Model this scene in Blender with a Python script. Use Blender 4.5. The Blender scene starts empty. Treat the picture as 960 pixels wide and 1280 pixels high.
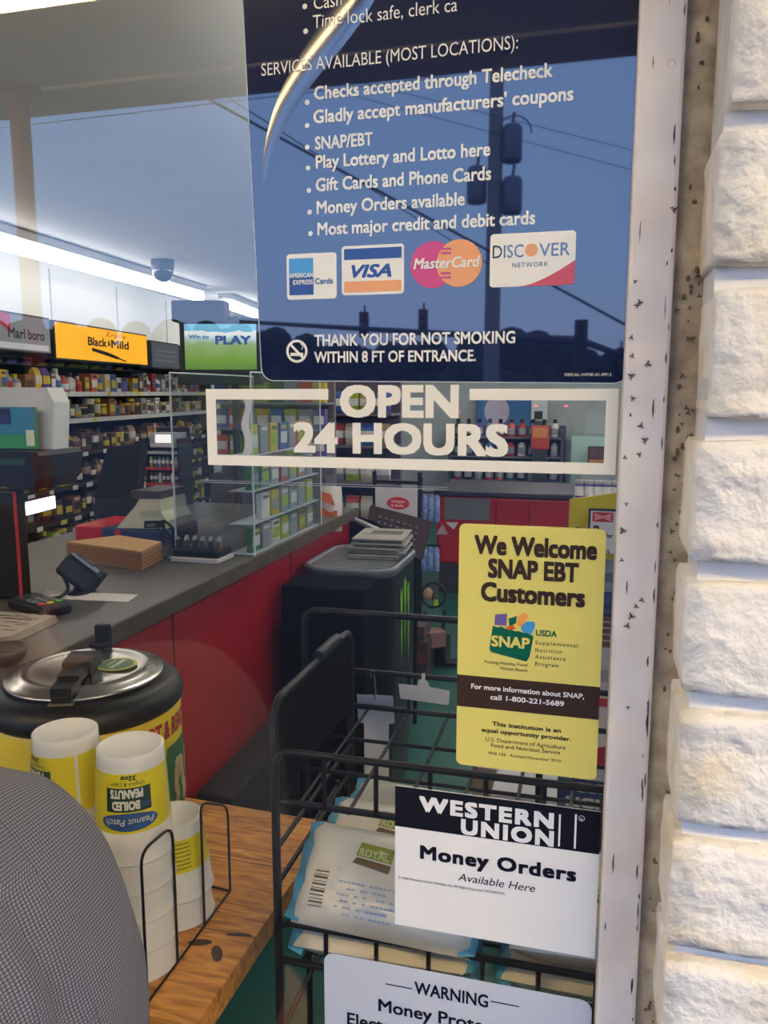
import bpy, bmesh, math, random
from mathutils import Vector, Matrix
random.seed(7)
PI = math.pi
SC = bpy.context.scene
COL = SC.collection

# ------------------------------------------------------------------ camera
YAW, PITCH, F = math.radians(14.8), math.radians(-8.5), 1000.0
CAM = Vector((0.0, -0.8, 1.5))
cam_d = bpy.data.cameras.new('camera')
cam_o = bpy.data.objects.new('camera', cam_d); COL.objects.link(cam_o)
cam_d.sensor_fit = 'VERTICAL'; cam_d.sensor_height = 32.0
cam_d.lens = 32.0 * F / 1280.0
cam_d.clip_start = 0.02; cam_d.clip_end = 400
cam_o.location = CAM
cam_o.rotation_euler = (PI / 2 + PITCH, 0, YAW)
SC.camera = cam_o

# ------------------------------------------------------------------ world: a blue dusk sky
W = bpy.data.worlds.new('dusk_sky'); SC.world = W; W.use_nodes = True
nt = W.node_tree; nt.nodes.clear()
o_ = nt.nodes.new('ShaderNodeOutputWorld'); bg = nt.nodes.new('ShaderNodeBackground')
tc = nt.nodes.new('ShaderNodeTexCoord'); sx = nt.nodes.new('ShaderNodeSeparateXYZ')
rp = nt.nodes.new('ShaderNodeValToRGB')
nt.links.new(tc.outputs['Generated'], sx.inputs[0]); nt.links.new(sx.outputs['Z'], rp.inputs[0])
e = rp.color_ramp.elements
e[0].position = 0.0; e[0].color = (0.40, 0.50, 0.86, 1)
e[1].position = 0.6; e[1].color = (0.27, 0.46, 1.0, 1)
m_ = rp.color_ramp.elements.new(0.16); m_.color = (0.33, 0.55, 1.0, 1)
nt.links.new(rp.outputs[0], bg.inputs[0]); bg.inputs[1].default_value = 2.5
nt.links.new(bg.outputs[0], o_.inputs[0])

# ------------------------------------------------------------------ exposure
SC.view_settings.view_transform = 'Standard'
try: SC.view_settings.look = 'None'
except Exception: pass
SC.view_settings.gamma = 1.0; SC.view_settings.use_curve_mapping = False
SC.view_settings.exposure = 0.0
STRIP_EMIT = 30.0       # tubes of the added ceiling strips inside
CANOPY_EMIT = 48.0     # lamps under the canopy outside

# ------------------------------------------------------------------ pixel -> place helpers (960 x 1280 frame)
_r = Vector((math.cos(YAW), math.sin(YAW), 0)); _f0 = Vector((-math.sin(YAW), math.cos(YAW), 0)); _z = Vector((0, 0, 1))
_f = _f0 * math.cos(PITCH) + _z * math.sin(PITCH); _u = _z * math.cos(PITCH) - _f0 * math.sin(PITCH)
def ray(px, py): return _f + _r * ((px - 480) / F) + _u * ((640 - py) / F)
def onX(px, py, v): d = ray(px, py); return CAM + d * ((v - CAM.x) / d.x)
def onY(px, py, v): d = ray(px, py); return CAM + d * ((v - CAM.y) / d.y)
def onZ(px, py, v): d = ray(px, py); return CAM + d * ((v - CAM.z) / d.z)
def mirr(p): return Vector((p.x, -p.y, p.z))          # a place outdoors seen by reflection in the window

# ------------------------------------------------------------------ materials
def S(r, g, b):
    c = lambda x: (x / 255 / 12.92) if x / 255 <= .04045 else ((x / 255 + .055) / 1.055) ** 2.4
    return (c(r), c(g), c(b), 1)
_M = {}
def mat(name, rgb, rough=.6, metal=0, noise=0.0, nscale=20, bump=0.0, bscale=60, emit=0, spec=.5, alpha=1, trans=0, rgb2=None):
    if name in _M: return _M[name]
    m = bpy.data.materials.new(name); m.use_nodes = True; n = m.node_tree.nodes; l = m.node_tree.links
    b = n['Principled BSDF']; c = S(*rgb)
    b.inputs['Base Color'].default_value = c; b.inputs['Roughness'].default_value = rough
    b.inputs['Metallic'].default_value = metal; b.inputs['Specular IOR Level'].default_value = spec
    if trans: b.inputs['Transmission Weight'].default_value = trans
    if emit:
        b.inputs['Emission Color'].default_value = c; b.inputs['Emission Strength'].default_value = emit
    if noise or bump:
        t = n.new('ShaderNodeTexCoord')
    if noise:
        tx = n.new('ShaderNodeTexNoise'); tx.inputs['Scale'].default_value = nscale; tx.inputs['Detail'].default_value = 5
        r = n.new('ShaderNodeValToRGB'); r.color_ramp.elements[0].position = .3; r.color_ramp.elements[1].position = .72
        d = S(*rgb2) if rgb2 else tuple(x * (1 - noise) for x in c[:3]) + (1,)
        r.color_ramp.elements[0].color = d; r.color_ramp.elements[1].color = c
        l.new(t.outputs['Object'], tx.inputs['Vector']); l.new(tx.outputs['Fac'], r.inputs[0]); l.new(r.outputs[0], b.inputs['Base Color'])
    if bump:
        tb = n.new('ShaderNodeTexNoise'); tb.inputs['Scale'].default_value = bscale; tb.inputs['Detail'].default_value = 4
        bp = n.new('ShaderNodeBump'); bp.inputs['Strength'].default_value = bump; bp.inputs['Distance'].default_value = .004
        l.new(t.outputs['Object'], tb.inputs['Vector']); l.new(tb.outputs['Fac'], bp.inputs['Height']); l.new(bp.outputs[0], b.inputs['Normal'])
    _M[name] = m; return m
def film(name, rgb, refl=.16, rough=.02, noise=0):
    """printed vinyl film with a clear glossy face, as reflective as the pane it sticks to"""
    if name in _M: return _M[name]
    m = bpy.data.materials.new(name); m.use_nodes = True; n = m.node_tree.nodes; l = m.node_tree.links
    n.clear(); o = n.new('ShaderNodeOutputMaterial'); mx = n.new('ShaderNodeMixShader')
    d = n.new('ShaderNodeBsdfDiffuse'); d.inputs[0].default_value = S(*rgb)
    g = n.new('ShaderNodeBsdfGlossy'); g.inputs['Roughness'].default_value = rough
    lw = n.new('ShaderNodeLayerWeight'); lw.inputs[0].default_value = .5
    p = n.new('ShaderNodeMath'); p.operation = 'POWER'; p.inputs[1].default_value = 4
    ma = n.new('ShaderNodeMath'); ma.operation = 'MULTIPLY_ADD'; ma.inputs[1].default_value = .5; ma.inputs[2].default_value = refl
    l.new(lw.outputs['Facing'], p.inputs[0]); l.new(p.outputs[0], ma.inputs[0]); l.new(ma.outputs[0], mx.inputs[0])
    l.new(d.outputs[0], mx.inputs[1]); l.new(g.outputs[0], mx.inputs[2]); l.new(mx.outputs[0], o.inputs[0])
    _M[name] = m; return m
def pane_mat(name, refl=.055, tint=(1, 1, 1), rough=0.0, haze=0.0, hazecol=(.8, .8, .8)):
    if name in _M: return _M[name]
    m = bpy.data.materials.new(name); m.use_nodes = True; n = m.node_tree.nodes; l = m.node_tree.links
    n.clear(); o = n.new('ShaderNodeOutputMaterial'); mx = n.new('ShaderNodeMixShader')
    d = n.new('ShaderNodeBsdfTransparent'); d.inputs[0].default_value = tint + (1,)
    g = n.new('ShaderNodeBsdfGlossy'); g.inputs['Roughness'].default_value = rough
    lw = n.new('ShaderNodeLayerWeight'); lw.inputs[0].default_value = .5
    p = n.new('ShaderNodeMath'); p.operation = 'POWER'; p.inputs[1].default_value = 4
    ma = n.new('ShaderNodeMath'); ma.operation = 'MULTIPLY_ADD'; ma.inputs[1].default_value = .4; ma.inputs[2].default_value = refl
    l.new(lw.outputs['Facing'], p.inputs[0]); l.new(p.outputs[0], ma.inputs[0]); l.new(ma.outputs[0], mx.inputs[0])
    src = d.outputs[0]
    if haze:
        df = n.new('ShaderNodeBsdfDiffuse'); df.inputs[0].default_value = hazecol + (1,)
        m2 = n.new('ShaderNodeMixShader'); m2.inputs[0].default_value = haze
        l.new(src, m2.inputs[1]); l.new(df.outputs[0], m2.inputs[2]); src = m2.outputs[0]
    l.new(src, mx.inputs[1]); l.new(g.outputs[0], mx.inputs[2]); l.new(mx.outputs[0], o.inputs[0])
    _M[name] = m; return m

# ------------------------------------------------------------------ mesh building
ORG = {}
class MB:
    def __init__(s): s.v = []; s.f = []; s.m = []; s.s = []; s.uv = None
    def add(s, vs, fs, m=0, smooth=False):
        b = len(s.v); s.v += [tuple(x) for x in vs]
        for f in fs: s.f.append([b + i for i in f]); s.m.append(m); s.s.append(smooth)
        return s
    def bm(s, b, m=0, smooth=False, mx=None):
        b.verts.index_update()
        s.add([(mx @ v.co) if mx else v.co.copy() for v in b.verts], [[v.index for v in f.verts] for f in b.faces], m, smooth); b.free(); return s
    def box(s, c, d, m=0, bev=0.0, rot=None, seg=2, smooth=False):
        """box with centre c, full size d"""
        b = bmesh.new(); bmesh.ops.create_cube(b, size=1)
        for v in b.verts: v.co = Vector((v.co.x * d[0], v.co.y * d[1], v.co.z * d[2]))
        if bev: bmesh.ops.bevel(b, geom=b.edges[:], offset=min(bev, min(d) * .45), segments=seg, affect='EDGES', profile=.5)
        mx = Matrix.Translation(c)
        if rot is not None: mx = mx @ (rot if isinstance(rot, Matrix) else Matrix.Rotation(rot, 4, 'Z'))
        return s.bm(b, m, smooth, mx)
    def b2(s, a, b, m=0, bev=0.0):
        """box between two corners"""
        return s.box([(a[i] + b[i]) / 2 for i in range(3)], [abs(a[i] - b[i]) for i in range(3)], m, bev)
    def tube(s, pts, r, m=0, n=8, closed=False):
        P = [Vector(p) for p in pts]; N = len(P); R = r if isinstance(r, (list, tuple)) else [r] * N
        vs = []; up = None
        for i in range(N):
            t = (P[(i + 1) % N] - P[i - 1]) if (closed or 0 < i < N - 1) else (P[1] - P[0] if i == 0 else P[-1] - P[-2])
            t.normalize()
            if up is None: up = t.orthogonal().normalized()
            a = (up - t * up.dot(t))
            a = a.normalized() if a.length > 1e-6 else t.orthogonal().normalized(); up = a; b = t.cross(a)
            for k in range(n): q = 2 * PI * k / n; vs.append(P[i] + (a * math.cos(q) + b * math.sin(q)) * R[i])
        fs = []
        for i in range(N if closed else N - 1):
            for k in range(n):
                j = (i + 1) % N; fs.append([i * n + k, i * n + (k + 1) % n, j * n + (k + 1) % n, j * n + k])
        s.add(vs, fs, m, True)
        if not closed: s.add(vs[:n], [list(range(n))[::-1]], m); s.add(vs[-n:], [list(range(n))], m)
        return s
    def lathe(s, prof, c=(0, 0, 0), m=0, n=40, mx=None, smooth=True, sy=1.0):
        """prof: list of (radius, z[, material])"""
        vs = []; mx = mx or Matrix.Translation(c)
        for p in prof:
            for k in range(n):
                q = 2 * PI * k / n; vs.append(mx @ Vector((p[0] * math.cos(q), p[0] * math.sin(q) * sy, p[1])))
        b = len(s.v); s.v += [tuple(v) for v in vs]
        for i in range(len(prof) - 1):
            mm = prof[i][2] if len(prof[i]) > 2 else m
            for k in range(n):
                s.f.append([b + i * n + k, b + i * n + (k + 1) % n, b + (i + 1) * n + (k + 1) % n, b + (i + 1) * n + k]); s.m.append(mm); s.s.append(smooth)
        return s
    def prism(s, poly, off, m=0, smooth=False):
        """polygon of 3-D points pushed along off"""
        P = [Vector(p) for p in poly]; n = len(P); o = Vector(off)
        s.add(P + [p + o for p in P], [list(range(n))[::-1], [n + i for i in range(n)]] + [[i, (i + 1) % n, n + (i + 1) % n, n + i] for i in range(n)], m, smooth); return s
    def sheet(s, poly, m=0): return s.add(poly, [list(range(len(poly)))], m)
    def ball(s, c, r, m=0, n=10, mx=None):
        b = bmesh.new(); bmesh.ops.create_uvsphere(b, u_segments=n * 2, v_segments=n, radius=1)
        rr = r if hasattr(r, '__len__') else (r, r, r)
        for v in b.verts: v.co = Vector((v.co.x * rr[0], v.co.y * rr[1], v.co.z * rr[2]))
        t = Matrix.Translation(c)
        return s.bm(b, m, True, t @ mx if mx else t)
    def text(s, body, fn, w=None, h=None, bold=0.0, shear=0.0, m=0, align='L', space=1.0):
        """lettering: fn maps flat (u, v) to a place; w total width, h capital height"""
        tv, tf, W0, H0 = letters(body, bold, shear, space)
        k = h / H0 if h else None; kx = w / W0 if w else k
        if k is None: k = kx
        ox = {'L': 0, 'C': -W0 * kx / 2, 'R': -W0 * kx}[align]
        pts = []
        for x, y, q in tv:
            u, v = ox + x * kx, y * k; p = Vector(fn(u, v))
            if q:
                e_ = abs(kx) * .02; p = p + (Vector(fn(u + e_, v)) - p).cross(Vector(fn(u, v + e_)) - p).normalized() * (q * 3.5e-5)
            pts.append(p)
        return s.add(pts, tf, m)
    def build(s, name, mats, parent=None, origin=None):
        me = bpy.data.meshes.new(name)
        org = ORG[parent.name] if parent else Vector(origin) if origin is not None else Vector((0, 0, 0))
        me.from_pydata([tuple(Vector(v) - org) for v in s.v], [], s.f)
        for q in (mats if isinstance(mats, (list, tuple)) else [mats]): me.materials.append(q)
        me.polygons.foreach_set('material_index', s.m); me.polygons.foreach_set('use_smooth', s.s)
        if s.uv: 
            ul = me.uv_layers.new(name='UVMap'); ul.data.foreach_set('uv', [c for f in s.f for i in f for c in s.uv[i]])
        me.update()
        o = bpy.data.objects.new(name, me); COL.objects.link(o)
        if parent: o.parent = parent
        else: o.location = org
        ORG[o.name] = org
        return o
_L = {}
def letters(body, bold=0.0, shear=0.0, space=1.0):
    k = (body, bold, shear, space)
    if k in _L: return _L[k]
    c = bpy.data.curves.new('t', 'FONT'); c.body = body; c.shear = shear; c.space_character = space; c.resolution_u = 3
    o = bpy.data.objects.new('t', c); me = bpy.data.meshes.new_from_object(o)
    v = [(a.co.x, a.co.y) for a in me.vertices]; f = [list(p.vertices) for p in me.polygons]
    x0 = min(a for a, _ in v); x1 = max(a for a, _ in v)
    bpy.data.objects.remove(o); bpy.data.meshes.remove(me); bpy.data.curves.remove(c)
    # heavier weights: the same outline printed again with a small shift each way
    V_, F_ = [], []; nth = 0
    for dx, dy in ([(0, 0)] + [(bold * p_, bold * q_) for p_, q_ in ((1, 1), (1, -1), (-1, 1), (-1, -1), (1, 0), (-1, 0))] if bold > .015 else [(0, 0)]):
        o_2 = len(V_); V_ += [(a - x0 + dx + bold, b + dy, nth) for a, b in v]; nth += 1; F_ += [[i + o_2 for i in q] for q in f]
    _L[k] = (V_, F_, x1 - x0 + 2 * bold, 0.70 + 2 * bold)
    return _L[k]

def tag(o, label, cat, group=None):
    o['label'] = label; o['category'] = cat
    if group: o['group'] = group
    return o
def thing(name, label, cat, loc=(0, 0, 0), group=None):
    o = bpy.data.objects.new(name, None); COL.objects.link(o); o.location = loc; o.empty_display_size = .05
    ORG[o.name] = Vector(loc); return tag(o, label, cat, group)
def struct(o): o['kind'] = 'structure'; return o
def stuff(o): o['kind'] = 'stuff'; return o
def lab(o, t): o['label'] = t; return o
def dup(root, loc, rz=None, label=None, group=None):
    """a copy of a thing with copies of its parts and sub-parts"""
    r = root.copy(); COL.objects.link(r); r.location = loc
    if rz is not None: r.rotation_euler = (0, 0, rz)
    if label: r['label'] = label
    if group: r['group'] = group
    for ch in list(root.children):
        c = ch.copy(); COL.objects.link(c); c.parent = r
        for g in list(ch.children):
            d = g.copy(); COL.objects.link(d); d.parent = c
    return r
ORD = 'first second third fourth fifth sixth seventh eighth ninth tenth eleventh twelfth thirteenth fourteenth fifteenth sixteenth seventeenth eighteenth nineteenth twentieth'.split()
def ordn(i): return ORD[i] if i < 20 else 'twenty-' + ORD[i - 20] if i < 29 else 'thirtieth' if i == 29 else 'thirty-' + ORD[i - 30]
def arc(c, r, a0, a1, n, ax, ay):
    c = Vector(c); return [c + Vector(ax) * (r * math.cos(a0 + (a1 - a0) * i / n)) + Vector(ay) * (r * math.sin(a0 + (a1 - a0) * i / n)) for i in range(n + 1)]
def rounded(pts, r, n=4):
    """path with its inner corners rounded"""
    P = [Vector(p) for p in pts]; out = [P[0]]
    for i in range(1, len(P) - 1):
        a = P[i] + (P[i - 1] - P[i]).normalized() * min(r, (P[i - 1] - P[i]).length * .5); b = P[i] + (P[i + 1] - P[i]).normalized() * min(r, (P[i + 1] - P[i]).length * .5)
        for k in range(n + 1): t = k / n; out.append(a * (1 - t) ** 2 + P[i] * 2 * t * (1 - t) + b * t * t)
    return out + [P[-1]]
def rrect(x0, z0, x1, z1, r, y, n=5, corners='abcd'):
    """rounded upright rectangle in a y = const plane; corners a bottom-left, b bottom-right, c top-right, d top-left"""
    o = []
    for nm, cx, cz, a in (('a', x0 + r, z0 + r, PI), ('b', x1 - r, z0 + r, 1.5 * PI), ('c', x1 - r, z1 - r, 0), ('d', x0 + r, z1 - r, .5 * PI)):
        if nm in corners: o += [(cx + r * math.cos(a + PI / 2 * k / n), y, cz + r * math.sin(a + PI / 2 * k / n)) for k in range(n + 1)]
        else: o.append(({'a': x0, 'd': x0}.get(nm, x1), y, {'a': z0, 'b': z0}.get(nm, z1)))
    return o
# ================================================================== THE SETTING
M_white_wall = mat('white_wall', (222, 224, 222), .8, noise=.06, nscale=3)
M_ceiling = mat('ceiling_paint', (236, 236, 238), .85, noise=.05, nscale=4)
M_floor = mat('teal_floor', (26, 92, 84), .35, noise=.25, nscale=5)
M_brick = None
def brick_mat():
    m = mat('painted_brick', (240, 232, 216), .75)
    n = m.node_tree.nodes; l = m.node_tree.links; b = n['Principled BSDF']
    t = n.new('ShaderNodeTexCoord')
    n1 = n.new('ShaderNodeTexNoise'); n1.inputs['Scale'].default_value = 9; n1.inputs['Detail'].default_value = 6
    r1 = n.new('ShaderNodeValToRGB'); r1.color_ramp.elements[0].position = .28; r1.color_ramp.elements[1].position = .5
    r1.color_ramp.elements[0].color = S(226, 208, 172); r1.color_ramp.elements[1].color = S(242, 236, 226)
    l.new(t.outputs['Object'], n1.inputs['Vector']); l.new(n1.outputs['Fac'], r1.inputs[0]); l.new(r1.outputs[0], b.inputs['Base Color'])
    n2 = n.new('ShaderNodeTexNoise'); n2.inputs['Scale'].default_value = 75; n2.inputs['Detail'].default_value = 3; n2.inputs['Roughness'].default_value = .45
    n3 = n.new('ShaderNodeTexVoronoi'); n3.inputs['Scale'].default_value = 62; n3.feature = 'SMOOTH_F1'
    ad = n.new('ShaderNodeMath'); ad.operation = 'MULTIPLY_ADD'; ad.inputs[1].default_value = .45
    l.new(t.outputs['Object'], n2.inputs['Vector']); l.new(t.outputs['Object'], n3.inputs['Vector'])
    l.new(n3.outputs['Distance'], ad.inputs[0]); l.new(n2.outputs['Fac'], ad.inputs[2])
    bp = n.new('ShaderNodeBump'); bp.inputs['Strength'].default_value = .8; bp.inputs['Distance'].default_value = .008
    l.new(ad.outputs[0], bp.inputs['Height']); l.new(bp.outputs[0], b.inputs['Normal'])
    return m
M_brick = brick_mat()
M_mortar = mat('painted_mortar', (225, 222, 218), .85, noise=.15, nscale=25, bump=.5, bscale=90)
M_frame = mat('white_frame_paint', (240, 230, 220), .45, noise=.10, nscale=14, bump=.15, bscale=40, rgb2=(222, 208, 196))
M_caulk = mat('old_grey_caulk', (206, 190, 162), .9, noise=.5, nscale=38, bump=.9, bscale=70, rgb2=(150, 134, 112))
M_black = mat('black_metal', (15, 15, 16), .45, spec=.35)
M_blackp = mat('black_plastic', (13, 13, 14), .45, spec=.35)
M_dark = mat('dark_grey_plastic', (52, 54, 58), .5)
M_concrete = mat('pavement_concrete', (30, 30, 31), .95, noise=.3, nscale=2)

CEIL = 2.4
struct(MB().b2((-6.0, .0, -.1), (3.2, 9.2, 0)).build('floor', M_floor))
struct(MB().b2((-6.0, -.25, CEIL), (3.2, 9.2, CEIL + .15)).build('ceiling', M_ceiling))
struct(MB().b2((-6.0, 9.0, 0), (3.2, 9.2, CEIL)).build('wall_back', mat('back_wall_paint', (176, 184, 186), .8, noise=.05, nscale=2)))
struct(MB().b2((3.0, 0, 0), (3.2, 9.0, CEIL)).build('wall_right', M_white_wall))
# the sales wall behind the shelves: runs slightly off square
P0 = CAM + ray(68, 402) * (4.6 / ray(68, 402).dot(_f0))
DV = ray(620, 490); DV.z = 0; DV.normalize(); NV = Vector((DV.y, -DV.x, 0))       # NV faces the counter
def Lp(s, off, z): q = P0 + DV * s + NV * off; return Vector((q.x, q.y, z))
def onW(px, py, off=0):
    d = ray(px, py); q = CAM + d * ((P0 + NV * off - CAM).dot(NV) / d.dot(NV)); return (q - P0).dot(DV), q.z
a, b = Lp(-3.2, -.62, 0), Lp(6.4, -.62, 0)
mb = MB(); mb.prism([a, b, b - NV * .12, a - NV * .12], (0, 0, CEIL)); struct(mb.build('wall_left', M_white_wall))
mb = MB()
for s in (1.05, 2.05, 3.05):                       # panel joints of the wall lining
    q = Lp(s, -.618, 1.2); mb.box(q, (.004, .012, 2.3), 0, rot=math.atan2(DV.y, DV.x) - PI / 2)
struct(mb.build('trim_2', mat('joint_strip', (170, 175, 180), .8)))

# front wall: low wall under the window, header over it, pier beyond
mb = MB(); mb.b2((-2.45, -.02, 0), (.06, .012, .52)); mb.b2((-2.45, -.02, 2.28), (.06, .05, CEIL)); mb.b2((-6.0, -.1, 0), (-2.45, .12, CEIL))
struct(mb.build('wall_front', M_white_wall))
# the brick pier: every course with its own slightly different corner
joints = [1.709 + .118 * k for k in range(9, 0, -1)] + [1.709, 1.591, 1.470, 1.351, 1.236, 1.117, 1.000] + [1.0 - .118 * k for k in range(1, 9)]
corner_px = {1: (910, 60), 2: (912, 130), 3: (895, 250), 4: (890, 440), 5: (867, 610), 6: (854, 800), 7: (846, 960), 8: (835, 1120), 9: (829, 1230)}
def brick_block(x0, x1, y0, y1, z0, z1, rnd):
    """one brick with a rounded, lumpy rock face towards -y and -x"""
    b = bmesh.new(); nx, ny, nz = 16, 8, 12
    b_ = bmesh.ops.create_cube(b, size=1)
    bmesh.ops.subdivide_edges(b, edges=b.edges[:], cuts=11, use_grid_fill=True)
    R = .0055; k = rnd.random() * 40
    for v in b.verts:
        p = Vector(((v.co.x + .5) * (x1 - x0), (v.co.y + .5) * (y1 - y0), (v.co.z + .5) * (z1 - z0)))
        q = Vector((max(p.x, R), max(p.y, R), min(max(p.z, R), z1 - z0 - R)))
        d = p - q
        if d.length > 1e-6: p = q + d.normalized() * min(d.length, R)
        a_ = .0016 * (math.sin(p.z * 95 + k) + math.sin(p.x * 120 + k * 1.7 + p.z * 60) + .8 * math.sin(p.x * 240 + p.z * 210 + k * 2.3))
        if p.y < R * 1.5: p.y += a_
        if p.x < R * 1.5: p.x += a_ * .25
        v.co = p + Vector((x0, y0, z0))
    for f in b.faces: f.smooth = True
    return b
mb = MB(); rnd = random.Random(3)
zs = sorted(joints); mt = .0085
for i in range(len(zs) - 1):
    zc = (zs[i] + zs[i + 1]) / 2
    row = int(round((1.709 - zc) / .118 + .5)) + 2
    c = onY(*corner_px[row], -.1).x if row in corner_px else .084 + rnd.uniform(-.004, .004)
    c = max(c, .066)
    mb.bm(brick_block(c, c + .40 - .0, -.104, .05, zs[i] + mt, zs[i + 1] - mt, rnd), 0, True)
    mb.bm(brick_block(c + .41, c + .81, -.104, .05, zs[i] + mt, zs[i + 1] - mt, rnd), 0, True)
mb.b2((.088, -.084, .05), (.90, .06, 2.75), 1)
pier = struct(mb.build('wall_pier', [M_brick, M_mortar]))

# window: pane and white frame
win = bpy.data.objects.new('window_1', None); COL.objects.link(win); ORG['window_1'] = Vector((0, 0, 0)); struct(win)
M_pane = pane_mat('window_glass', .083)
struct(MB().b2((-2.40, 0, .55), (.03, .004, 2.26)).build('pane', M_pane, win))
def ragged(x0, x1, z0, z1, y0, y1, amp_l, amp_r, seed, step=.012):
    """upright strip whose edges wander"""
    r = random.Random(seed); n = int((z1 - z0) / step); vs = []; fs = []; wl = wr = 0
    for i in range(n + 1):
        z = z0 + (z1 - z0) * i / n
        wl = wl * .8 + r.uniform(-1, 1) * amp_l * .6; wr = wr * .8 + r.uniform(-1, 1) * amp_r * .6
        a, b = x0 + wl + amp_l * math.sin(z * 11 + seed), x1 + wr
        yy = y0 + r.uniform(-.0012, .0012)
        vs += [(a, yy + .003, z), ((a + b) / 2, yy, z), (b, yy + .002, z), (a, y1, z), (b, y1, z)]
    for i in range(n):
        p, q = i * 5, i * 5 + 5
        fs += [[p, p + 1, q + 1, q], [p + 1, p + 2, q + 2, q + 1], [p + 3, p, q, q + 3], [p + 2, p + 4, q + 4, q + 2]]
    return vs, fs
mb = MB(); mb.b2((.0225, -.021, .52), (.062, .05, 2.30), 0, .0035)
for px, py in ((839, 80),):
    c = onY(px, py, -.0213); mb.lathe([(0, -.0006), (.0032, -.0006), (.0036, 0)], m=1, n=14, mx=Matrix.Translation(c) @ Matrix.Rotation(PI / 2, 4, 'X'))
rn = random.Random(5)
for k in range(46):                                # chips where the paint has gone
    z = rn.uniform(.8, 1.9); x = .0585 + rn.uniform(-.003, .001) if k > 12 else rn.uniform(.026, .058)
    h, w = rn.uniform(.002, .012), rn.uniform(.0004, .0011)
    mb.sheet([(x - w, -.0213, z), (x, -.0213, z - h), (x + w, -.0213, z - h * .3), (x + w * .6, -.0213, z + h), (x - w * .5, -.0213, z + h * .7)], 1)
jamb = struct(mb.build('window_frame', [M_frame, mat('chipped_metal', (92, 84, 78), .8)], win))
struct(MB().b2((-2.45, -.02, .50), (.0224, .05, .55), 0, .003).build('window_sill', M_frame, win))
struct(MB().b2((-2.45, -.021, .5505), (-2.39, .05, 2.30), 0, .003).b2((-2.389, -.021, 2.25), (.0224, .05, 2.30), 0, .003).build('window_head', M_frame, win))
mb = MB()
v_, f_ = ragged(.0575, .098, .5, 2.4, -.012, .045, .0016, .001, 4); mb.add(v_, f_, 0, True)
rn = random.Random(9)
for k in range(60):                                # crumbs of old mortar along the joint
    z = rn.uniform(.75, 1.95); x = .079 + rn.uniform(-.008, .006); s_ = rn.uniform(.0012, .0034)
    mb.ball((x, -.0135, z), (s_ * .7, s_ * .6, s_ * rn.uniform(.5, 1.6)), 1, 4)
struct(mb.build('trim_1', [M_caulk, mat('mortar_crumb', (112, 92, 70), 1)]))

# ------------------------------------------------------------------ ceiling strips: those in view and those added
def strip_lamp(name, a, b, label, group=None, emit=STRIP_EMIT, w=.085):
    """fluorescent strip: housing against the ceiling, bare white tube below"""
    a, b = Vector(a), Vector(b); c = (a + b) / 2; t = thing(name, label, 'lamp', (c.x, c.y, CEIL), group)
    d = (b - a); L = d.length; rot = Matrix.Rotation(math.atan2(d.y, d.x), 4, 'Z')
    MB().box((c.x, c.y, CEIL - .027), (L, w * 1.5, .05), 0, .006, rot).build('housing', mat('lamp_housing', (200, 202, 205), .5), t)
    u = d.normalized()
    MB().tube([(a.x, a.y, CEIL - .0885), (b.x, b.y, CEIL - .0885)], w / 2, 0, 14).build('tube', mat('tube_glow_%d' % round(emit), (255, 250, 240), .5, emit=emit), t)
    return t
q1, q2 = onZ(-520, 160, CEIL - .0885), onZ(250, 371, CEIL - .0885)
strip_lamp('strip_light', q1, q2, 'long lit fluorescent strip on the ceiling above the tobacco wall', emit=9)
q3, q4 = onZ(281, 379, CEIL - .0885), onZ(345, 402, CEIL - .0885)
strip_lamp('strip_light', q3, q4, 'lit fluorescent strip seen above the lottery screen, behind the blue decal edge', emit=10)
for i, (x, y0, y1) in enumerate(((-.55, 1.0, 3.4), (.9, 1.0, 3.4), (-.4, 4.6, 7.6), (1.4, 4.6, 7.6))):  # unseen strips added to brighten the window end and the far interior
    strip_lamp('strip_light', (x, y0, 0), (x, y1, 0), ['fluorescent strip over the customer aisle by the window', 'fluorescent strip over the aisle behind the brick pier', 'fluorescent strip over the far aisle in front of the coolers', 'fluorescent strip near the far corner of the shop'][i], emit=STRIP_EMIT * (.55 if i < 2 else .8))

# ------------------------------------------------------------------ outdoors: what the window mirrors
struct(MB().b2((-120, -140, -.12), (120, -.02, -.02)).build('ground', M_concrete))
CAN = 3.0
cy = onZ(400, 102, CAN).y
cy0 = onZ(0, 115, CAN).y
can = thing('canopy', 'flat white canopy over the pavement, mirrored along the top of the window', 'canopy', (-1.5, -1.6, CAN))
M_soffit = mat('canopy_soffit', (226, 216, 190), .8, noise=.08, nscale=2)
MB().b2((-9, -cy0, CAN), (5, -.0, CAN + .06)).build('soffit', M_soffit, can)
MB().b2((-9, -cy - .05, CAN - .015), (5, -cy0, CAN + .34), 0, .01).build('fascia', mat('fascia_metal', (226, 214, 186), .6), can)
lm = thing('canopy_light', 'long warm lamp under the canopy, mirrored at the top corner of the window', 'lamp', (-1.6, -2.2, CAN))
MB().b2((-5.2, -2.08, CAN - .035), (-.86, -1.86, CAN - .0005), 0, .008).build('housing', mat('lamp_tray', (215, 212, 205), .5), lm)
MB().b2((-5.15, -2.045, CAN - .055), (-.9, -1.89, CAN - .0355), 0, .006).build('diffuser', mat('warm_glow', (255, 224, 162), .5, emit=CANOPY_EMIT), lm)
lm = thing('canopy_light', 'second warm lamp under the canopy, over the brick pier', 'lamp', (2.6, -2.0, CAN))
MB().b2((.9, -2.08, CAN - .035), (4.6, -1.86, CAN - .0005), 0, .008).build('housing', mat('lamp_tray', (215, 212, 205), .5), lm)
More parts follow.
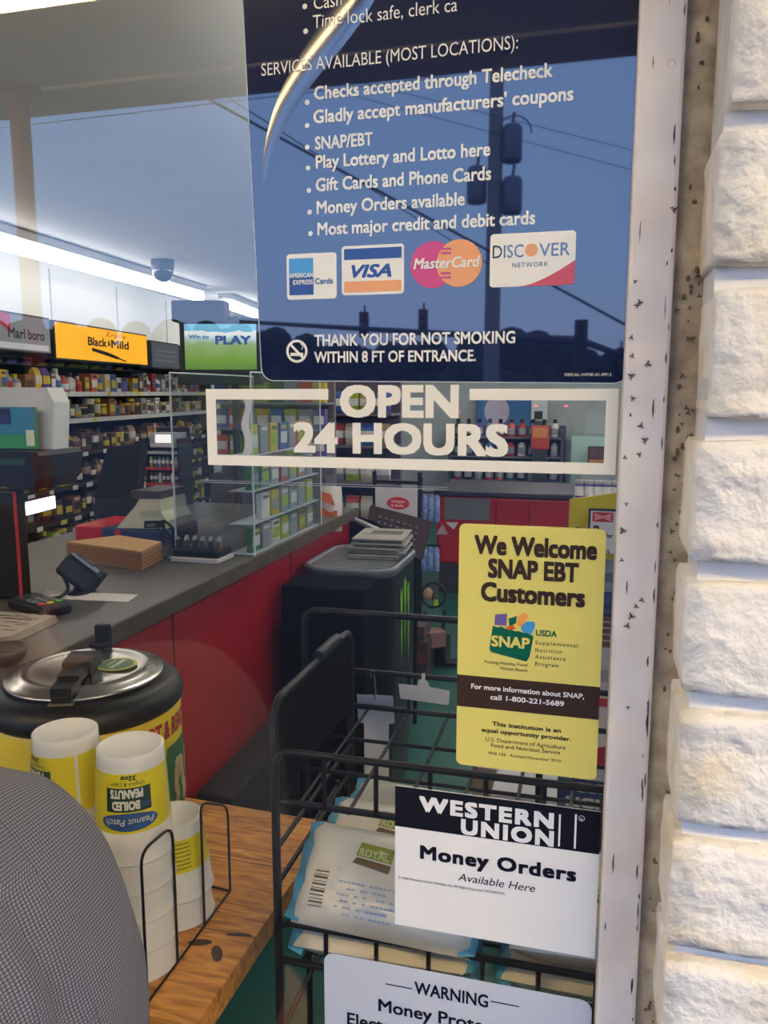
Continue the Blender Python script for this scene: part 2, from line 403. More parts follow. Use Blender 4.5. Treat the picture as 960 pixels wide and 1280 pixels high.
MB().b2((.95, -2.045, CAN - .055), (4.55, -1.89, CAN - .0355), 0, .006).build('diffuser', mat('warm_glow_strong', (255, 224, 162), .5, emit=CANOPY_EMIT * 2.0), lm)
# red canopy post
p = mirr(onZ(22, 108, CAN)); po = thing('canopy_post', 'red steel post holding up the canopy, mirrored at the window edge', 'post', (p.x, p.y, -.02))
MB().tube([(p.x, p.y, -.019), (p.x, p.y, CAN)], .048, 0, 16).build('shaft', mat('red_post_paint', (104, 30, 40), .5), po)
MB().lathe([(0, 0), (.1, 0), (.1, .015), (.05, .03)], (p.x, p.y, -.0195), 0, 20).build('base_plate', mat('red_post_paint', (104, 30, 40), .5), po)
MB().lathe([(.05, 0), (.11, .02), (.11, .035), (0, .035)], (p.x, p.y, CAN - .036), 0, 20).build('cap_plate', mat('red_post_paint', (104, 30, 40), .5), po)
# utility pole with transformers and wires
M_wood = mat('weathered_pole', (150, 142, 138), .9, noise=.2, nscale=3); M_steel = mat('grey_can', (110, 116, 124), .5, .3); M_wire = mat('cable_black', (58, 58, 62), .6)
p = mirr(onY(618, 260, 15)); up_ = thing('utility_pole', 'tall wooden utility pole across the street, mirrored in the blue decal', 'pole', (p.x, p.y, -.02))
MB().tube([(p.x, p.y, -.02), (p.x, p.y, 5), (p.x, p.y, 9.6)], [.16, .14, .11], 0, 14).build('shaft', M_wood, up_)
MB().b2((p.x - 1.1, p.y - .08, 8.6), (p.x + 1.1, p.y + .08, 8.75)).build('crossarm', M_wood, up_)
for px, py in ((596, 232), (640, 245), (640, 180)):
    q = mirr(onY(px, py, 15)); o = MB().lathe([(0, -.32), (.17, -.32), (.19, -.28), (.19, .26), (.15, .33), (0, .34)], (q.x, q.y, q.z), 0, 16)
    o.tube([(q.x, q.y, q.z + .3), (q.x + .03, q.y, q.z + .55)], .03, 0, 6); o.build('transformer', M_steel, up_)
mb = MB(); q = mirr(onY(642, 168, 15)); mb.tube(arc(q, .33, 0, PI * 1.5, 14, (1, 0, 0), (0, 0, 1)), .015, 0, 5); mb.build('cable_loop', M_wire, up_)
def sag(a, b, d, n=16): return [a.lerp(b, i / n) - Vector((0, 0, d * 4 * (i / n) * (1 - i / n))) for i in range(n + 1)]
wires = [((225, 125), 9, (325, 190), 9, (900, 470), 11, .0, .020), ((290, 118), 9, (330, 140), 9, (610, 330), 14, 0, .009), ((640, 150), 15, (800, 190), 16, None, 0, 0, .007), ((650, 175), 15, (800, 215), 16, None, 0, 0, .007), ((0, 160), 12, (330, 122), 12, None, 0, 0, .008)]
for i, (a, ya, b, yb, c, yc, s_, r_) in enumerate(wires):
    A, B = mirr(onY(*a, ya)), mirr(onY(*b, yb))
    B2 = mirr(onY(*c, yc)) if c else B + (B - A) * .6
    A = A + (A - B) * 2.0
    tag(MB().tube(sag(A, B2, s_), r_, 0, 6).build('overhead_wire', M_wire), ['thick overhead cable crossing the mirrored sky beside the blue decal', 'thin overhead cable below the canopy edge running to the pole', 'upper of the thin cables beyond the utility pole', 'lower of the thin cables beyond the utility pole', 'faint overhead cable just under the mirrored canopy edge'][i], 'cable')
# traffic lights on a mast arm
M_arm = mat('mast_arm_steel', (60, 64, 72), .6, .3); M_sigb = mat('signal_housing', (34, 34, 36), .6)
A, B = mirr(onY(300, 402, 30)), mirr(onY(622, 421, 30)); B2 = mirr(onY(726, 426, 30))
ma = thing('signal_mast', 'traffic signal mast with a long arm across the street, mirrored low in the blue decal', 'mast', (B2.x, B2.y, -.02))
MB().tube([(B2.x, B2.y, -.02), (B2.x, B2.y, mirr(onY(724, 400, 30)).z)], [.26, .24], 0, 14).build('shaft', M_sigb, ma)
MB().tube([A, B, B2], [.07, .13, .17], 0, 10).build('arm', M_arm, ma)
MB().tube([B2, mirr(onY(800, 452, 30))], [.14, .08], 0, 10).build('short_arm', M_arm, ma)
for i, (px, py) in enumerate(((455, 406), (529, 403), (776, 452))):
    q = mirr(onY(px, py, 30.3)); t = thing('traffic_light', ['traffic light hung on the mirrored mast arm above the word you', 'traffic light hung on the mirrored mast arm above the word not', 'small traffic light on the short arm near the decal edge'][i], 'traffic light', q)
    MB().box(q, (.34, .3, 1.0), 0, .04).build('housing', M_sigb, t)
    for k in range(3):
        c = q + Vector((0, -.16 if False else .155, .31 - .31 * k))
        MB().lathe([(0, .0), (.09, 0), (.115, .012), (.115, .05), (.10, .05), (.10, .012)], m=0, n=14, mx=Matrix.Translation(c) @ Matrix.Rotation(-PI / 2, 4, 'X')).build('lens', mat('lens_%d' % k, [(150, 50, 40), (150, 90, 40), (40, 70, 50)][k], .4), t)
    MB().tube([q + Vector((0, -.1, .5)), q + Vector((0, -.1, .75))], .04, 0, 6).build('hanger', M_arm, t)
# tree line, street and cars beyond
M_tree = mat('dark_foliage', (40, 56, 36), .95, noise=.4, nscale=1.5, bump=.6, bscale=3)
tops = [(345, 408, 44), (392, 432, 46), (440, 428, 48), (486, 426, 47), (540, 424, 50), (590, 420, 46), (640, 408, 42), (672, 412, 44), (706, 430, 50), (768, 436, 55), (820, 430, 52), (300, 404, 46), (258, 400, 48), (214, 398, 47), (170, 401, 49), (126, 397, 47), (82, 400, 48), (38, 396, 47), (-6, 399, 48), (900, 430, 50)]
rn = random.Random(11)
for i, (px, py, d) in enumerate(tops):
    q = mirr(onY(px, py, d)); t = thing('tree', 'dark tree across the street, %s along the mirrored tree line' % ordn(sorted(x[0] for x in tops).index(px)), 'tree', (q.x, q.y, -.02), 'trees beyond the street')
    h = q.z; mb = MB()
    for k in range(18):
        a_ = rn.uniform(0, 2 * PI); rr = rn.uniform(0, 1.9); zz = h * (rn.uniform(.35, .8) if k < 10 else rn.uniform(.12, .4))
        mb.ball((q.x + rr * math.cos(a_), q.y + rr * math.sin(a_), zz), rn.uniform(.7, 1.2) * min(1, (h - zz) / 1.2), 0, 5)
    mb.ball((q.x, q.y, h - 1.0), 1.0, 0, 6); mb.build('crown', M_tree, t)
    MB().tube([(q.x, q.y, -.019), (q.x, q.y, h * .6)], [.2, .12], 0, 8).build('trunk', M_wood, t)
for i, (px, py, d, w) in enumerate(((545, 465, 26, 1.8), (690, 459, 40, 1.8))):
    q = mirr(onY(px, py, d)); z0 = -.02
    t = thing('car', ['dark car with red tail lamps lit, mirrored under the blue decal', 'dark car farther off with two faint tail lamps'][i], 'car', (q.x, q.y, z0))
    x0, x1 = q.x - w / 2, q.x + w / 2; yb = q.y; yf = q.y - 4.2
    prof = [(0, .35), (0, .95), (.25, 1.05), (.9, 1.45), (2.4, 1.45), (3.1, 1.0), (4.1, .85), (4.2, .35)]
    MB().prism([(x0, yb - a_, b_) for a_, b_ in prof], (w, 0, 0)).build('body', mat('car_paint', (44, 46, 52), .3), t)
    for sx_ in (x0 - .02, x1 - .16):
        for yy in (yb - .75, yb - 3.35): MB().tube([(sx_, yy, .31), (sx_ + .18, yy, .31)], .31, 0, 16).build('wheel', M_blackp, t)
    for sx_ in (x0 + .16, x1 - .16): MB().box((sx_, yb + .008, .84), (.20, .03, .10), 0, .01).build('tail_lamp', mat('tail_lamp_red', (255, 40, 50), .4, emit=9), t)

# ================================================================== DECALS ON THE PANE
YD = -.0008; YT = -.0012
def plate(mb, poly, m=0): mb.prism([(p[0], YD, p[2]) for p in poly], (0, .0007, 0), m)
def pp(px, py, y=YT): return onY(px, py, y)
# a crease standing proud of the film
path = [(331, 228), (335, 196), (345, 160), (360, 125), (384, 86), (412, 48), (440, 10), (462, -20)]
k = MB(); wd = [.002, .005, .008, .011, .014, .016, .016, .012]
fine = []
for i in range(43):
    f_ = i / 42 * (len(path) - 1); j = min(int(f_), len(path) - 2); t_ = f_ - j; g = [path[max(0, min(len(path) - 1, j + d_))] for d_ in (-1, 0, 1, 2)]
    c_ = [.5 * (2 * g[1][q] + (g[2][q] - g[0][q]) * t_ + (2 * g[0][q] - 5 * g[1][q] + 4 * g[2][q] - g[3][q]) * t_ ** 2 + (3 * g[1][q] - g[0][q] - 3 * g[2][q] + g[3][q]) * t_ ** 3) for q in (0, 1)]
    fine.append((onY(c_[0], c_[1], YD), wd[j] + (wd[j + 1] - wd[j]) * t_))
def on_crease(x, z):
    """how far the film stands off the pane at a place"""
    best = 0
    for p, w_ in fine:
        d = math.hypot(p.x - x, p.z - z)
        if d < w_: best = max(best, w_ * .11 * (1 - (d / w_) ** 2) + .0004)
    return best
def dt(mb, s, bl, br, cap, bold=0.0, shear=0, m=0, y=YT, space=1.0, level=True, crease=False):
    A, B = onY(*bl, y), onY(*br, y); z = (A.z + B.z) / 2
    mid = ((bl[0] + br[0]) / 2, (bl[1] + br[1]) / 2)
    h = onY(mid[0], mid[1] - cap, y).z - onY(*mid, y).z
    mb.text(s, (lambda u, v: (A.x + u, y - (on_crease(A.x + u, z + v) if crease else 0), (z if level else A.z + (B.z - A.z) * u / (B.x - A.x)) + v)), B.x - A.x, h, bold, shear, m, 'L', space)
def poly_px(mb, pts, m=0, y=YT): mb.sheet([tuple(onY(*p, y)) for p in pts], m)
def disc(mb, c, rx, rz, m=0, y=YT, n=36, a0=0, a1=2 * PI): mb.sheet([(c.x + rx * math.cos(a0 + (a1 - a0) * k / n), y, c.z + rz * math.sin(a0 + (a1 - a0) * k / n)) for k in range(n if a1 - a0 > 6 else n + 1)], m)
def ring(mb, c, r0, r1, m=0, y=YT, n=40):
    vs = [(c.x + r * math.cos(2 * PI * k / n), y, c.z + r * math.sin(2 * PI * k / n)) for r in (r0, r1) for k in range(n)]
    mb.add(vs, [[k, (k + 1) % n, n + (k + 1) % n, n + k] for k in range(n)], m)

F_navy = film('navy_film', (28, 36, 66), .16); F_cream = film('cream_film', (238, 232, 214), .05, .12); F_white = film('white_film', (236, 233, 228), .03, .2)
F_yel = film('yellow_film', (222, 208, 112), .03, .2); F_brown = film('brown_ink', (62, 48, 42), .03, .2); F_dk = film('black_ink', (28, 29, 38), .04, .12)
F_green = film('green_ink', (22, 96, 74), .03, .2); F_blue = film('blue_ink', (36, 72, 140), .05, .1); F_orange = film('orange_ink', (236, 160, 84), .05, .1)
F_pink = film('magenta_ink', (206, 62, 112), .05, .1); F_red = film('red_ink', (206, 70, 72), .05, .1); F_sky = film('sky_ink', (70, 150, 205), .05, .1); F_purple = film('purple_ink', (112, 96, 150), .03, .2)
F_grey = film('pale_grey_film', (200, 204, 212), .04, .15); F_tape = pane_mat('clear_tape', .08, (.97, .97, .97))

# ---- blue service decal
bd = thing('service_decal', 'large navy blue window decal listing services with credit card marks', 'decal', (-.16, 0, 1.5))
bl, br = onY(327, 476, YD), onY(786, 479, YD); tl = onY(303, 0, YD); zt = 2.16
def edge(z): return bl.x + (tl.x - bl.x) * (z - bl.z) / (tl.z - bl.z)
r0 = .014; poly = [(bl.x + r0 - r0 * math.cos(a_), YD, bl.z + r0 - r0 * math.sin(a_)) for a_ in [PI / 2 * k / 6 for k in range(7)]]
poly += [(br.x - r0 + r0 * math.sin(a_), YD, br.z + r0 - r0 * math.cos(a_)) for a_ in [PI / 2 * k / 6 for k in range(7)]]
poly += [(br.x + .0005, YD, zt), (edge(zt), YD, zt)]
mb = MB(); plate(mb, poly); mb.build('sheet', F_navy, bd)
mb = MB()                                          # pale edge of the backing around the sheet
for k in range(len(poly) - 3):
    a_, b_ = Vector(poly[k]), Vector(poly[k + 1]); mb.tube([a_, b_], .0006, 0, 5)
mb.tube([poly[0], poly[-1]], .0006, 0, 5); mb.build('clear_edge', mat('clear_edge', (190, 195, 205), .3), bd)
L_ = MB()
dt(L_, 'Cash', (392, 13), (428, 6), 18, .014, crease=True)
dt(L_, 'Time lock safe, clerk ca', (391, 43), (572, 6), 18, .014, crease=True); L_.build('upper_lettering', F_cream, bd); L_ = MB()
dt(L_, 'SERVICES AVAILABLE (MOST LOCATIONS):', (327, 111), (648, 43), 17, .012, crease=True)
L_.build('heading_lettering', F_cream, bd); L_ = MB()
for s, a_, b_, c in (('Checks accepted through Telecheck', (393, 135), (691, 84), 18), ("Gladly accept manufacturers' coupons", (392, 164), (717, 114), 18), ('SNAP/EBT', (394, 190), (466, 178), 17), ('Play Lottery and Lotto here', (395, 218), (613, 186), 17.5), ('Gift Cards and Phone Cards', (395, 246), (614, 217), 17.5), ('Money Orders available', (396, 273), (581, 250), 17), ('Most major credit and debit cards', (397, 300), (669, 273), 17)):
    dt(L_, s, a_, b_, c, .022, crease=True)
for px, py in ((381, 8), (382, 39), (384, 128), (384, 157), (384, 184), (385, 210), (386, 238), (387, 265), (388, 292)): disc(L_, pp(px, py), .0025, .0025)
L_.build('list_lettering', F_cream, bd); L_ = MB()
dt(L_, 'THANK YOU FOR NOT SMOKING', (393, 434), (644, 427), 15.5, .022); dt(L_, 'WITHIN 8 FT OF ENTRANCE.', (393, 454), (595, 450), 14.5, .022)
L_.build('notice_lettering', F_cream, bd); L_ = MB()
dt(L_, 'DECAL-WFSE-01-0913', (706, 470), (764, 470), 3.6, 0); L_.build('code_lettering', F_cream, bd); L_ = MB()
c = pp(371, 439); ring(L_, c, .0092, .0118)
L_.prism([(c.x - .0078, YT, c.z + .006), (c.x - .006, YT, c.z + .0078), (c.x + .0078, YT, c.z - .006), (c.x + .006, YT, c.z - .0078)], (0, -.0001, 0))
poly_px(L_, [(363, 441), (379, 441), (379, 445), (363, 445)]); L_.tube([pp(377, 437), pp(379, 433), pp(376, 430), pp(377, 426)], .0005, 0, 4)
L_.build('no_smoking_symbol', F_cream, bd)
def card(nm, label, px, m=F_cream):
    """white rounded payment mark"""
    a_, b_ = onY(*px[0], YT), onY(*px[1], YT)
    x0, x1, z0, z1 = a_.x, b_.x, b_.z, a_.z
    k = MB(); k.sheet(rrect(x0, z0, x1, z1, .0035, YT)); return x0, z0, x1, z1, k.build(nm, m, bd)
Y2, Y3 = YT - .0003, YT - .0005
x0, z0, x1, z1, o = card('payment_mark', '', ((358, 318), (421, 373))); lab(o, 'white payment mark with a pale blue square')
k = MB(); w, h = x1 - x0, z1 - z0
k.sheet([(x0 + .05 * w, Y2, z0 + .5 * h), (x0 + .54 * w, Y2, z0 + .5 * h), (x0 + .54 * w, Y2, z0 + .90 * h), (x0 + .05 * w, Y2, z0 + .9 * h)], 0)
k.sheet([(x0 + .05 * w, Y2, z0 + .1 * h), (x0 + .54 * w, Y2, z0 + .1 * h), (x0 + .54 * w, Y2, z0 + .5 * h), (x0 + .05 * w, Y2, z0 + .5 * h)], 1)
k.text('AMERICAN', lambda u, v: (x0 + .055 * w + u, Y3, z0 + .48 * h + v), .48 * w, .105 * h, .02, m=2); k.text('EXPRESS', lambda u, v: (x0 + .13 * w + u, Y3, z0 + .33 * h + v), .40 * w, .105 * h, .02, m=2)
k.text('Cards', lambda u, v: (x0 + .57 * w + u, Y3, z0 + .33 * h + v), .36 * w, .13 * h, .02, m=3); k.build('mark_print', [F_sky, F_blue, F_cream, F_navy], o)
x0, z0, x1, z1, o = card('payment_mark', '', ((427, 308), (505, 367))); lab(o, 'white payment mark with blue and orange bars'); k = MB(); w, h = x1 - x0, z1 - z0
k.sheet([(x0 + .04 * w, Y2, z0 + .72 * h), (x0 + .96 * w, Y2, z0 + .72 * h), (x0 + .96 * w, Y2, z0 + .94 * h), (x0 + .04 * w, Y2, z0 + .94 * h)], 0)
k.sheet([(x0 + .04 * w, Y2, z0 + .06 * h), (x0 + .96 * w, Y2, z0 + .06 * h), (x0 + .96 * w, Y2, z0 + .28 * h), (x0 + .04 * w, Y2, z0 + .28 * h)], 1)
k.text('VISA', lambda u, v: (x0 + .16 * w + u, Y2, z0 + .36 * h + v), .64 * w, .27 * h, .03, .3, 0); k.build('mark_print', [F_blue, F_orange], o)
ca, cb = pp(541, 331), pp(574, 329); R = .0225
k = MB(); disc(k, ca, R, R); disc(k, cb, R, R, 1, Y2)
for j in range(4): zz = ca.z + (.0095 if j < 2 else -.0095) + (.004 if j % 2 else 0) * (1 if j < 2 else -1); k.sheet([(ca.x + .008, Y3, zz), (cb.x - .008, Y3, zz), (cb.x - .008, Y3, zz + .002), (ca.x + .008, Y3, zz + .002)], 0)
o = k.build('payment_mark', [F_pink, F_orange], bd); lab(o, 'pink and orange overlapping discs')
k = MB(); dt(k, 'MasterCard', (517, 338), (600, 331), 14, .02, .2, y=YT - .0007); k.build('mark_print', F_cream, o)
x0, z0, x1, z1, o = card('payment_mark', '', ((613, 293), (718, 356))); lab(o, 'white payment mark with a red corner'); k = MB(); w, h = x1 - x0, z1 - z0
cv = [(x0 + w * (.36 + .64 * t), Y2, z0 + h * (.0 + .46 * t ** 1.5)) for t in [i / 10 for i in range(11)]]
k.sheet(cv + [(x1, Y2, z0 + .06 * h), (x1 - .02 * w, Y2, z0 + .005 * h)], 0)
k.text('DISC', lambda u, v: (x0 + .03 * w + u, Y2, z0 + .55 * h + v), .37 * w, .25 * h, .012, m=1); k.text('VER', lambda u, v: (x0 + .58 * w + u, Y2, z0 + .55 * h + v), .36 * w, .25 * h, .012, m=1)
disc(k, Vector((x0 + .49 * w, 0, z0 + .675 * h)), .075 * w, .075 * w, 2, Y2); k.text('NETWORK', lambda u, v: (x0 + .27 * w + u, Y2, z0 + .36 * h + v), .42 * w, .09 * h, 0, m=1, space=1.2)
k.build('mark_print', [F_red, F_navy, F_orange], o)
k = MB()
vs = []; NC = 14
for i, (p, w_) in enumerate(fine):
    t_ = (fine[min(i + 1, 42)][0] - fine[max(i - 1, 0)][0]).normalized(); s_ = Vector((t_.z, 0, -t_.x))
    for q in range(NC + 1): a_ = -1 + 2 * q / NC; v = p + s_ * (a_ * w_); vs.append((v.x, YD - .0001 - w_ * .11 * (1 - a_ * a_), v.z))
k.add(vs, [[i * (NC + 1) + q, i * (NC + 1) + q + 1, (i + 1) * (NC + 1) + q + 1, (i + 1) * (NC + 1) + q] for i in range(42) for q in range(NC)], 0, True)
k.build('crease', film('creased_navy_film', (28, 36, 66), .2, .17), bd)

# ---- open sign
os_ = thing('open_sign', 'cream cut vinyl sign reading open 24 hours in a broken box outline', 'decal', (-.19, 0, 1.42))
A, B = onY(257, 484, YD), onY(769, 595, YD); x0, x1 = A.x, B.x; z1 = onY(500, 486, YD).z; z0 = onY(500, 587, YD).z; w = .0112
def bar(mb, a_, b_): mb.b2((a_[0], YD, a_[1]), (b_[0], YD + .0007, b_[1]))
mb = MB(); gl, gr = onY(410, 490, YD).x, onY(587, 490, YD).x
bar(mb, (x0, z0), (x1, z0 + w)); bar(mb, (x0, z0 + w), (x0 + w, z1)); bar(mb, (x1 - w, z0 + w), (x1, z1)); bar(mb, (x0 + w, z1 - w), (gl, z1)); bar(mb, (gr, z1 - w), (x1 - w, z1))
mb.build('border', F_cream, os_)
mb = MB(); dt(mb, 'OPEN', (425, 519), (573, 521), 42, .042, space=1.04); dt(mb, '24 HOURS', (367, 564), (635, 568), 40, .042, space=1.04); mb.build('lettering', F_cream, os_)

# ---- snap decal
sd = thing('snap_decal', 'yellow benefits decal with brown lettering and a dark band', 'decal', (-.06, 0, 1.1))
x0, z0, x1, z1 = -.1315, onY(656, 965, YD).z, .0135, onY(668, 658, YD).z
mb = MB(); plate(mb, rrect(x0, z0, x1, z1, .0065, YD)); mb.build('sheet', F_yel, sd)
mb = MB()
dt(mb, 'We Welcome', (593, 691), (746, 699), 25, .04); dt(mb, 'SNAP EBT', (610, 720), (723, 728), 25, .04); dt(mb, 'Customers', (601, 749), (731, 759), 25, .04); mb.build('headline_lettering', F_brown, sd); mb = MB()
dt(mb, 'This institution is an', (615, 906), (701, 917), 5.6, .02); dt(mb, 'equal opportunity provider.', (602, 914), (714, 927), 5.6, .02)
dt(mb, 'U.S. Department of Agriculture', (607, 925), (707, 938), 5); dt(mb, 'Food and Nutrition Service', (614, 933), (700, 944), 5); dt(mb, 'FNS 132 - Revised December 2010', (611, 942), (701, 954), 3.4); mb.build('footer_lettering', F_brown, sd); mb = MB()
for i, s in enumerate(('Supplemental', 'Nutrition', 'Assistance', 'Program')): dt(mb, s, (669, 805.5 + 8.6 * i), (669 + (53, 33, 38, 29)[i], 809.5 + 8.6 * i), 5.2, .006, space=1.3)
mb.build('program_lettering', F_brown, sd); mb = MB()
dt(mb, 'Putting Healthy Food', (606, 828), (659, 834), 4); dt(mb, 'Within Reach', (625, 837), (659, 840), 4); mb.build('motto_lettering', F_brown, sd)
mb = MB(); a_, b_ = onY(650, 845 + 5, YT), onY(650, 890, YT); mb.sheet([(x0, YT, b_.z), (x1, YT, b_.z), (x1, YT, a_.z), (x0, YT, a_.z)], 0)
dt(mb, 'For more information about SNAP,', (589, 858), (730, 874 + 2), 6.5, .02, m=1, y=Y2); dt(mb, 'call 1-800-221-5689', (613, 873), (705, 884), 6.5, .02, m=1, y=Y2); mb.build('band', [F_brown, F_white], sd)
mb = MB()
bag = [(616, 782), (622, 784), (627, 783), (632, 786), (638, 786), (643, 789), (649, 789), (654, 791), (659, 791), (664, 794), (667, 795), (662, 821), (658, 827), (614, 815), (612, 811)]
poly_px(mb, bag, 0); mb.build('bag_emblem', F_green, sd)
mb = MB(); dt(mb, 'SNAP', (614, 808), (662, 810), 14, .03, m=0, y=Y2); poly_px(mb, [(619, 768), (634, 767), (633, 782), (618, 781)], 1, Y2); poly_px(mb, [(636, 773), (646, 770), (645, 779), (637, 783)], 2, Y2)
poly_px(mb, [(646, 781), (649, 770), (655, 765), (660, 769), (656, 778), (650, 784)], 3, Y2); poly_px(mb, [(651, 785), (658, 777), (668, 777), (669, 783), (664, 793), (654, 790)], 4, Y2); poly_px(mb, [(632, 784), (641, 781), (645, 786), (636, 788)], 5, Y2)
mb.build('emblem_print', [F_yel, F_purple, F_green, F_orange, F_sky, film('rust_ink', (196, 96, 50), .03, .2)], sd)
mb = MB(); dt(mb, 'USDA', (670, 794), (696, 797), 8, .02); mb.build('agency_lettering', F_green, sd)

# ---- money order decal
wd = thing('money_order_decal', 'white and black money order decal under the yellow decal', 'decal', (-.09, 0, .9))
x0, z0, x1, z1 = -.1985, onY(620, 1177, YD).z, .0195, onY(620, 998, YD).z
mb = MB(); plate(mb, [(x0, 0, z0), (x1, 0, z0), (x1, 0, z1), (x0, 0, z1)]); mb.build('sheet', F_white, wd)
zb = onY(620, 1050, YT).z
mb = MB(); mb.sheet([(x0, YT, zb), (x1, YT, zb), (x1, YT, z1), (x0, YT, z1)])
dt(mb, 'WESTERN', (524, 1012), (692, 1036), 20, .048, m=1, y=Y2, space=1.2); dt(mb, 'UNION', (576, 1041), (692, 1058), 20, .048, m=1, y=Y2, space=1.2)
for px in (700, 720): a_ = pp(px, 1018, Y2); b_ = pp(px, 1061 if px == 720 else 1058, Y2); mb.b2((a_.x - .001, Y2, b_.z), (a_.x + .001, Y2 + .0001, a_.z), 1)
mb.text('R', lambda u, v: (onY(725.6, 1024, Y2).x + u, Y2, onY(725, 1026, Y2).z + v), None, .0032, m=1); c = pp(727, 1023, Y2); ring(mb, c, .0026, .0031, 1, Y2)
mb.build('band', [F_dk, F_white], wd)
mb = MB(); dt(mb, 'Money Orders', (525, 1072), (720, 1102), 18, .038, space=1.1); dt(mb, 'Available Here', (572, 1102), (669, 1114), 10, .008, .25); mb.build('lettering', F_dk, wd)
mb = MB(); dt(mb, '© 2006 Western Union Holdings, Inc. All Rights Reserved. DOORMOPS', (498, 1098), (631, 1119), 3); mb.build('small_print', F_dk, wd)

# ---- warning decal
rd = thing('warning_decal', 'pale grey warning decal with rounded corners at the bottom of the pane', 'decal', (-.13, 0, .7))
x0, x1 = -.2835, .0190; z1 = onY(560, 1219, YD).z
mb = MB(); plate(mb, rrect(x0, z1 - .21, x1, z1, .012, YD)); mb.build('sheet', F_grey, rd)
mb = MB(); dt(mb, 'WARNING', (518, 1242), (610, 1259), 16, .02); dt(mb, 'Money Protected', (473, 1265), (650, 1297), 16, .02); dt(mb, 'Electronically', (434, 1281), (560, 1305), 16, .02)
for a_, b_ in (((482, 1230), (515, 1236)), ((613, 1252), (649, 1258))):
    p, q = pp(*a_), pp(*b_); mb.b2((p.x, YT, (p.z + q.z) / 2 - .0007), (q.x, YT + .0001, (p.z + q.z) / 2 + .0007))
mb.build('lettering', F_dk, rd)

# ---- strips of clear tape
def tape(label, x0, z0, x1, z1):
    mb = MB(); mb.b2((x0, -.0003, z0), (x1, -.0001, z1), 0); mb.tube([(x0, -.0004, z0), (x1, -.0004, z0)], .0003, 1, 4); mb.tube([(x0, -.0004, z1), (x1, -.0004, z1)], .00025, 1, 4)
    tag(mb.build('clear_tape', [F_tape, mat('tape_edge', (200, 200, 206), .4)]), label, 'tape')
a_, b_ = onY(250, 600, 0), onY(560, 612, 0); tape('strip of clear tape under the cream open sign', a_.x, b_.z, b_.x, a_.z)

mb = MB(); n = 14; vs = []  # whitish smear on the glass, built as a wavy hazy strip
for i in range(n + 1):
    a_ = onY(304 + 2.5 * math.sin(i * .8), 497 + 80 * i / n, -.0004); b_ = onY(313 + 2.5 * math.sin(i * .7 + 1), 497 + 80 * i / n, -.0004); vs += [tuple(a_), tuple(b_)]
mb.add(vs, [[2 * i, 2 * i + 1, 2 * i + 3, 2 * i + 2] for i in range(n)]); tag(mb.build('tape_strip', pane_mat('old_tape', .08, (.95, .95, .95), haze=.5, hazecol=(.75, .75, .78))), 'wavy upright strip of whitish old tape inside the cream sign border', 'tape')
# ---- gnats caught on the frame and joint
M_gnat = mat('gnat_body', (52, 42, 34), .8); M_wing = pane_mat('gnat_wing', .05, (.62, .56, .48), haze=.4, hazecol=(.35, .3, .24))
def gnat_mesh(v):
    r = random.Random(v); k = MB(); L = .0042
    k.tube([(0, 0, -L * .5), (.0002, -.0008, 0), (0, -.0006, L * .5)], [.0003, .0008, .0005], 0, 6); k.ball((0, -.0005, L * .62), .0007, 0, 4)
    for s_ in (-1, 1):
        k.add([(0, -.0012, L * .2), (s_ * .0026, -.0016, -L * .1), (s_ * .0034, -.0014, -L * .55), (s_ * .0012, -.0012, -L * .45)], [[0, 1, 2, 3]], 1)
        for j in range(3): k.tube([(0, -.0005, L * (.2 - .15 * j)), (s_ * .0018, -.0016, L * (.3 - .3 * j)), (s_ * .003, 0, L * (.35 - .4 * j))], .00014, 0, 3)
    me_o = k.build('gnat', [M_gnat, M_wing]); me = me_o.data; bpy.data.objects.remove(me_o); return me
GN = [gnat_mesh(i) for i in range(3)]
on_frame = [(794, 352), (796, 382), (800, 378), (789, 422), (790, 445), (810, 455), (789, 470), (791, 498), (801, 532), (806, 550), (781, 572), (799, 568), (783, 630), (777, 700), (795, 758), (802, 750), (784, 782), (789, 770), (785, 884), (778, 663), (843, 262)]
on_joint = [(846, 388), (853, 470), (860, 424), (856, 560), (850, 640), (846, 655), (852, 672), (838, 690), (843, 700), (860, 516), (874, 370), (862, 385), (881, 415), (866, 423), (858, 510), (852, 530), (848, 595), (843, 612), (840, 664), (868, 560), (872, 345)]
for grp, pts, y, where in ((0, on_frame, -.0213, 'white window frame'), (1, on_joint, -.0145, 'grey joint beside the brick')):
    pts = sorted(pts, key=lambda p: p[1])
    for i, (px, py) in enumerate(pts):
        o = bpy.data.objects.new('gnat', GN[i % 3]); COL.objects.link(o); o.location = onY(px, py, y); o.rotation_euler = (0, rn.uniform(0, 6.28), 0); s_ = rn.uniform(.6, 1.15); o.scale = (s_,) * 3
        tag(o, 'dead gnat on the %s, %s from the top' % (where, ordn(i)), 'insect', 'dead gnats on the ' + where)
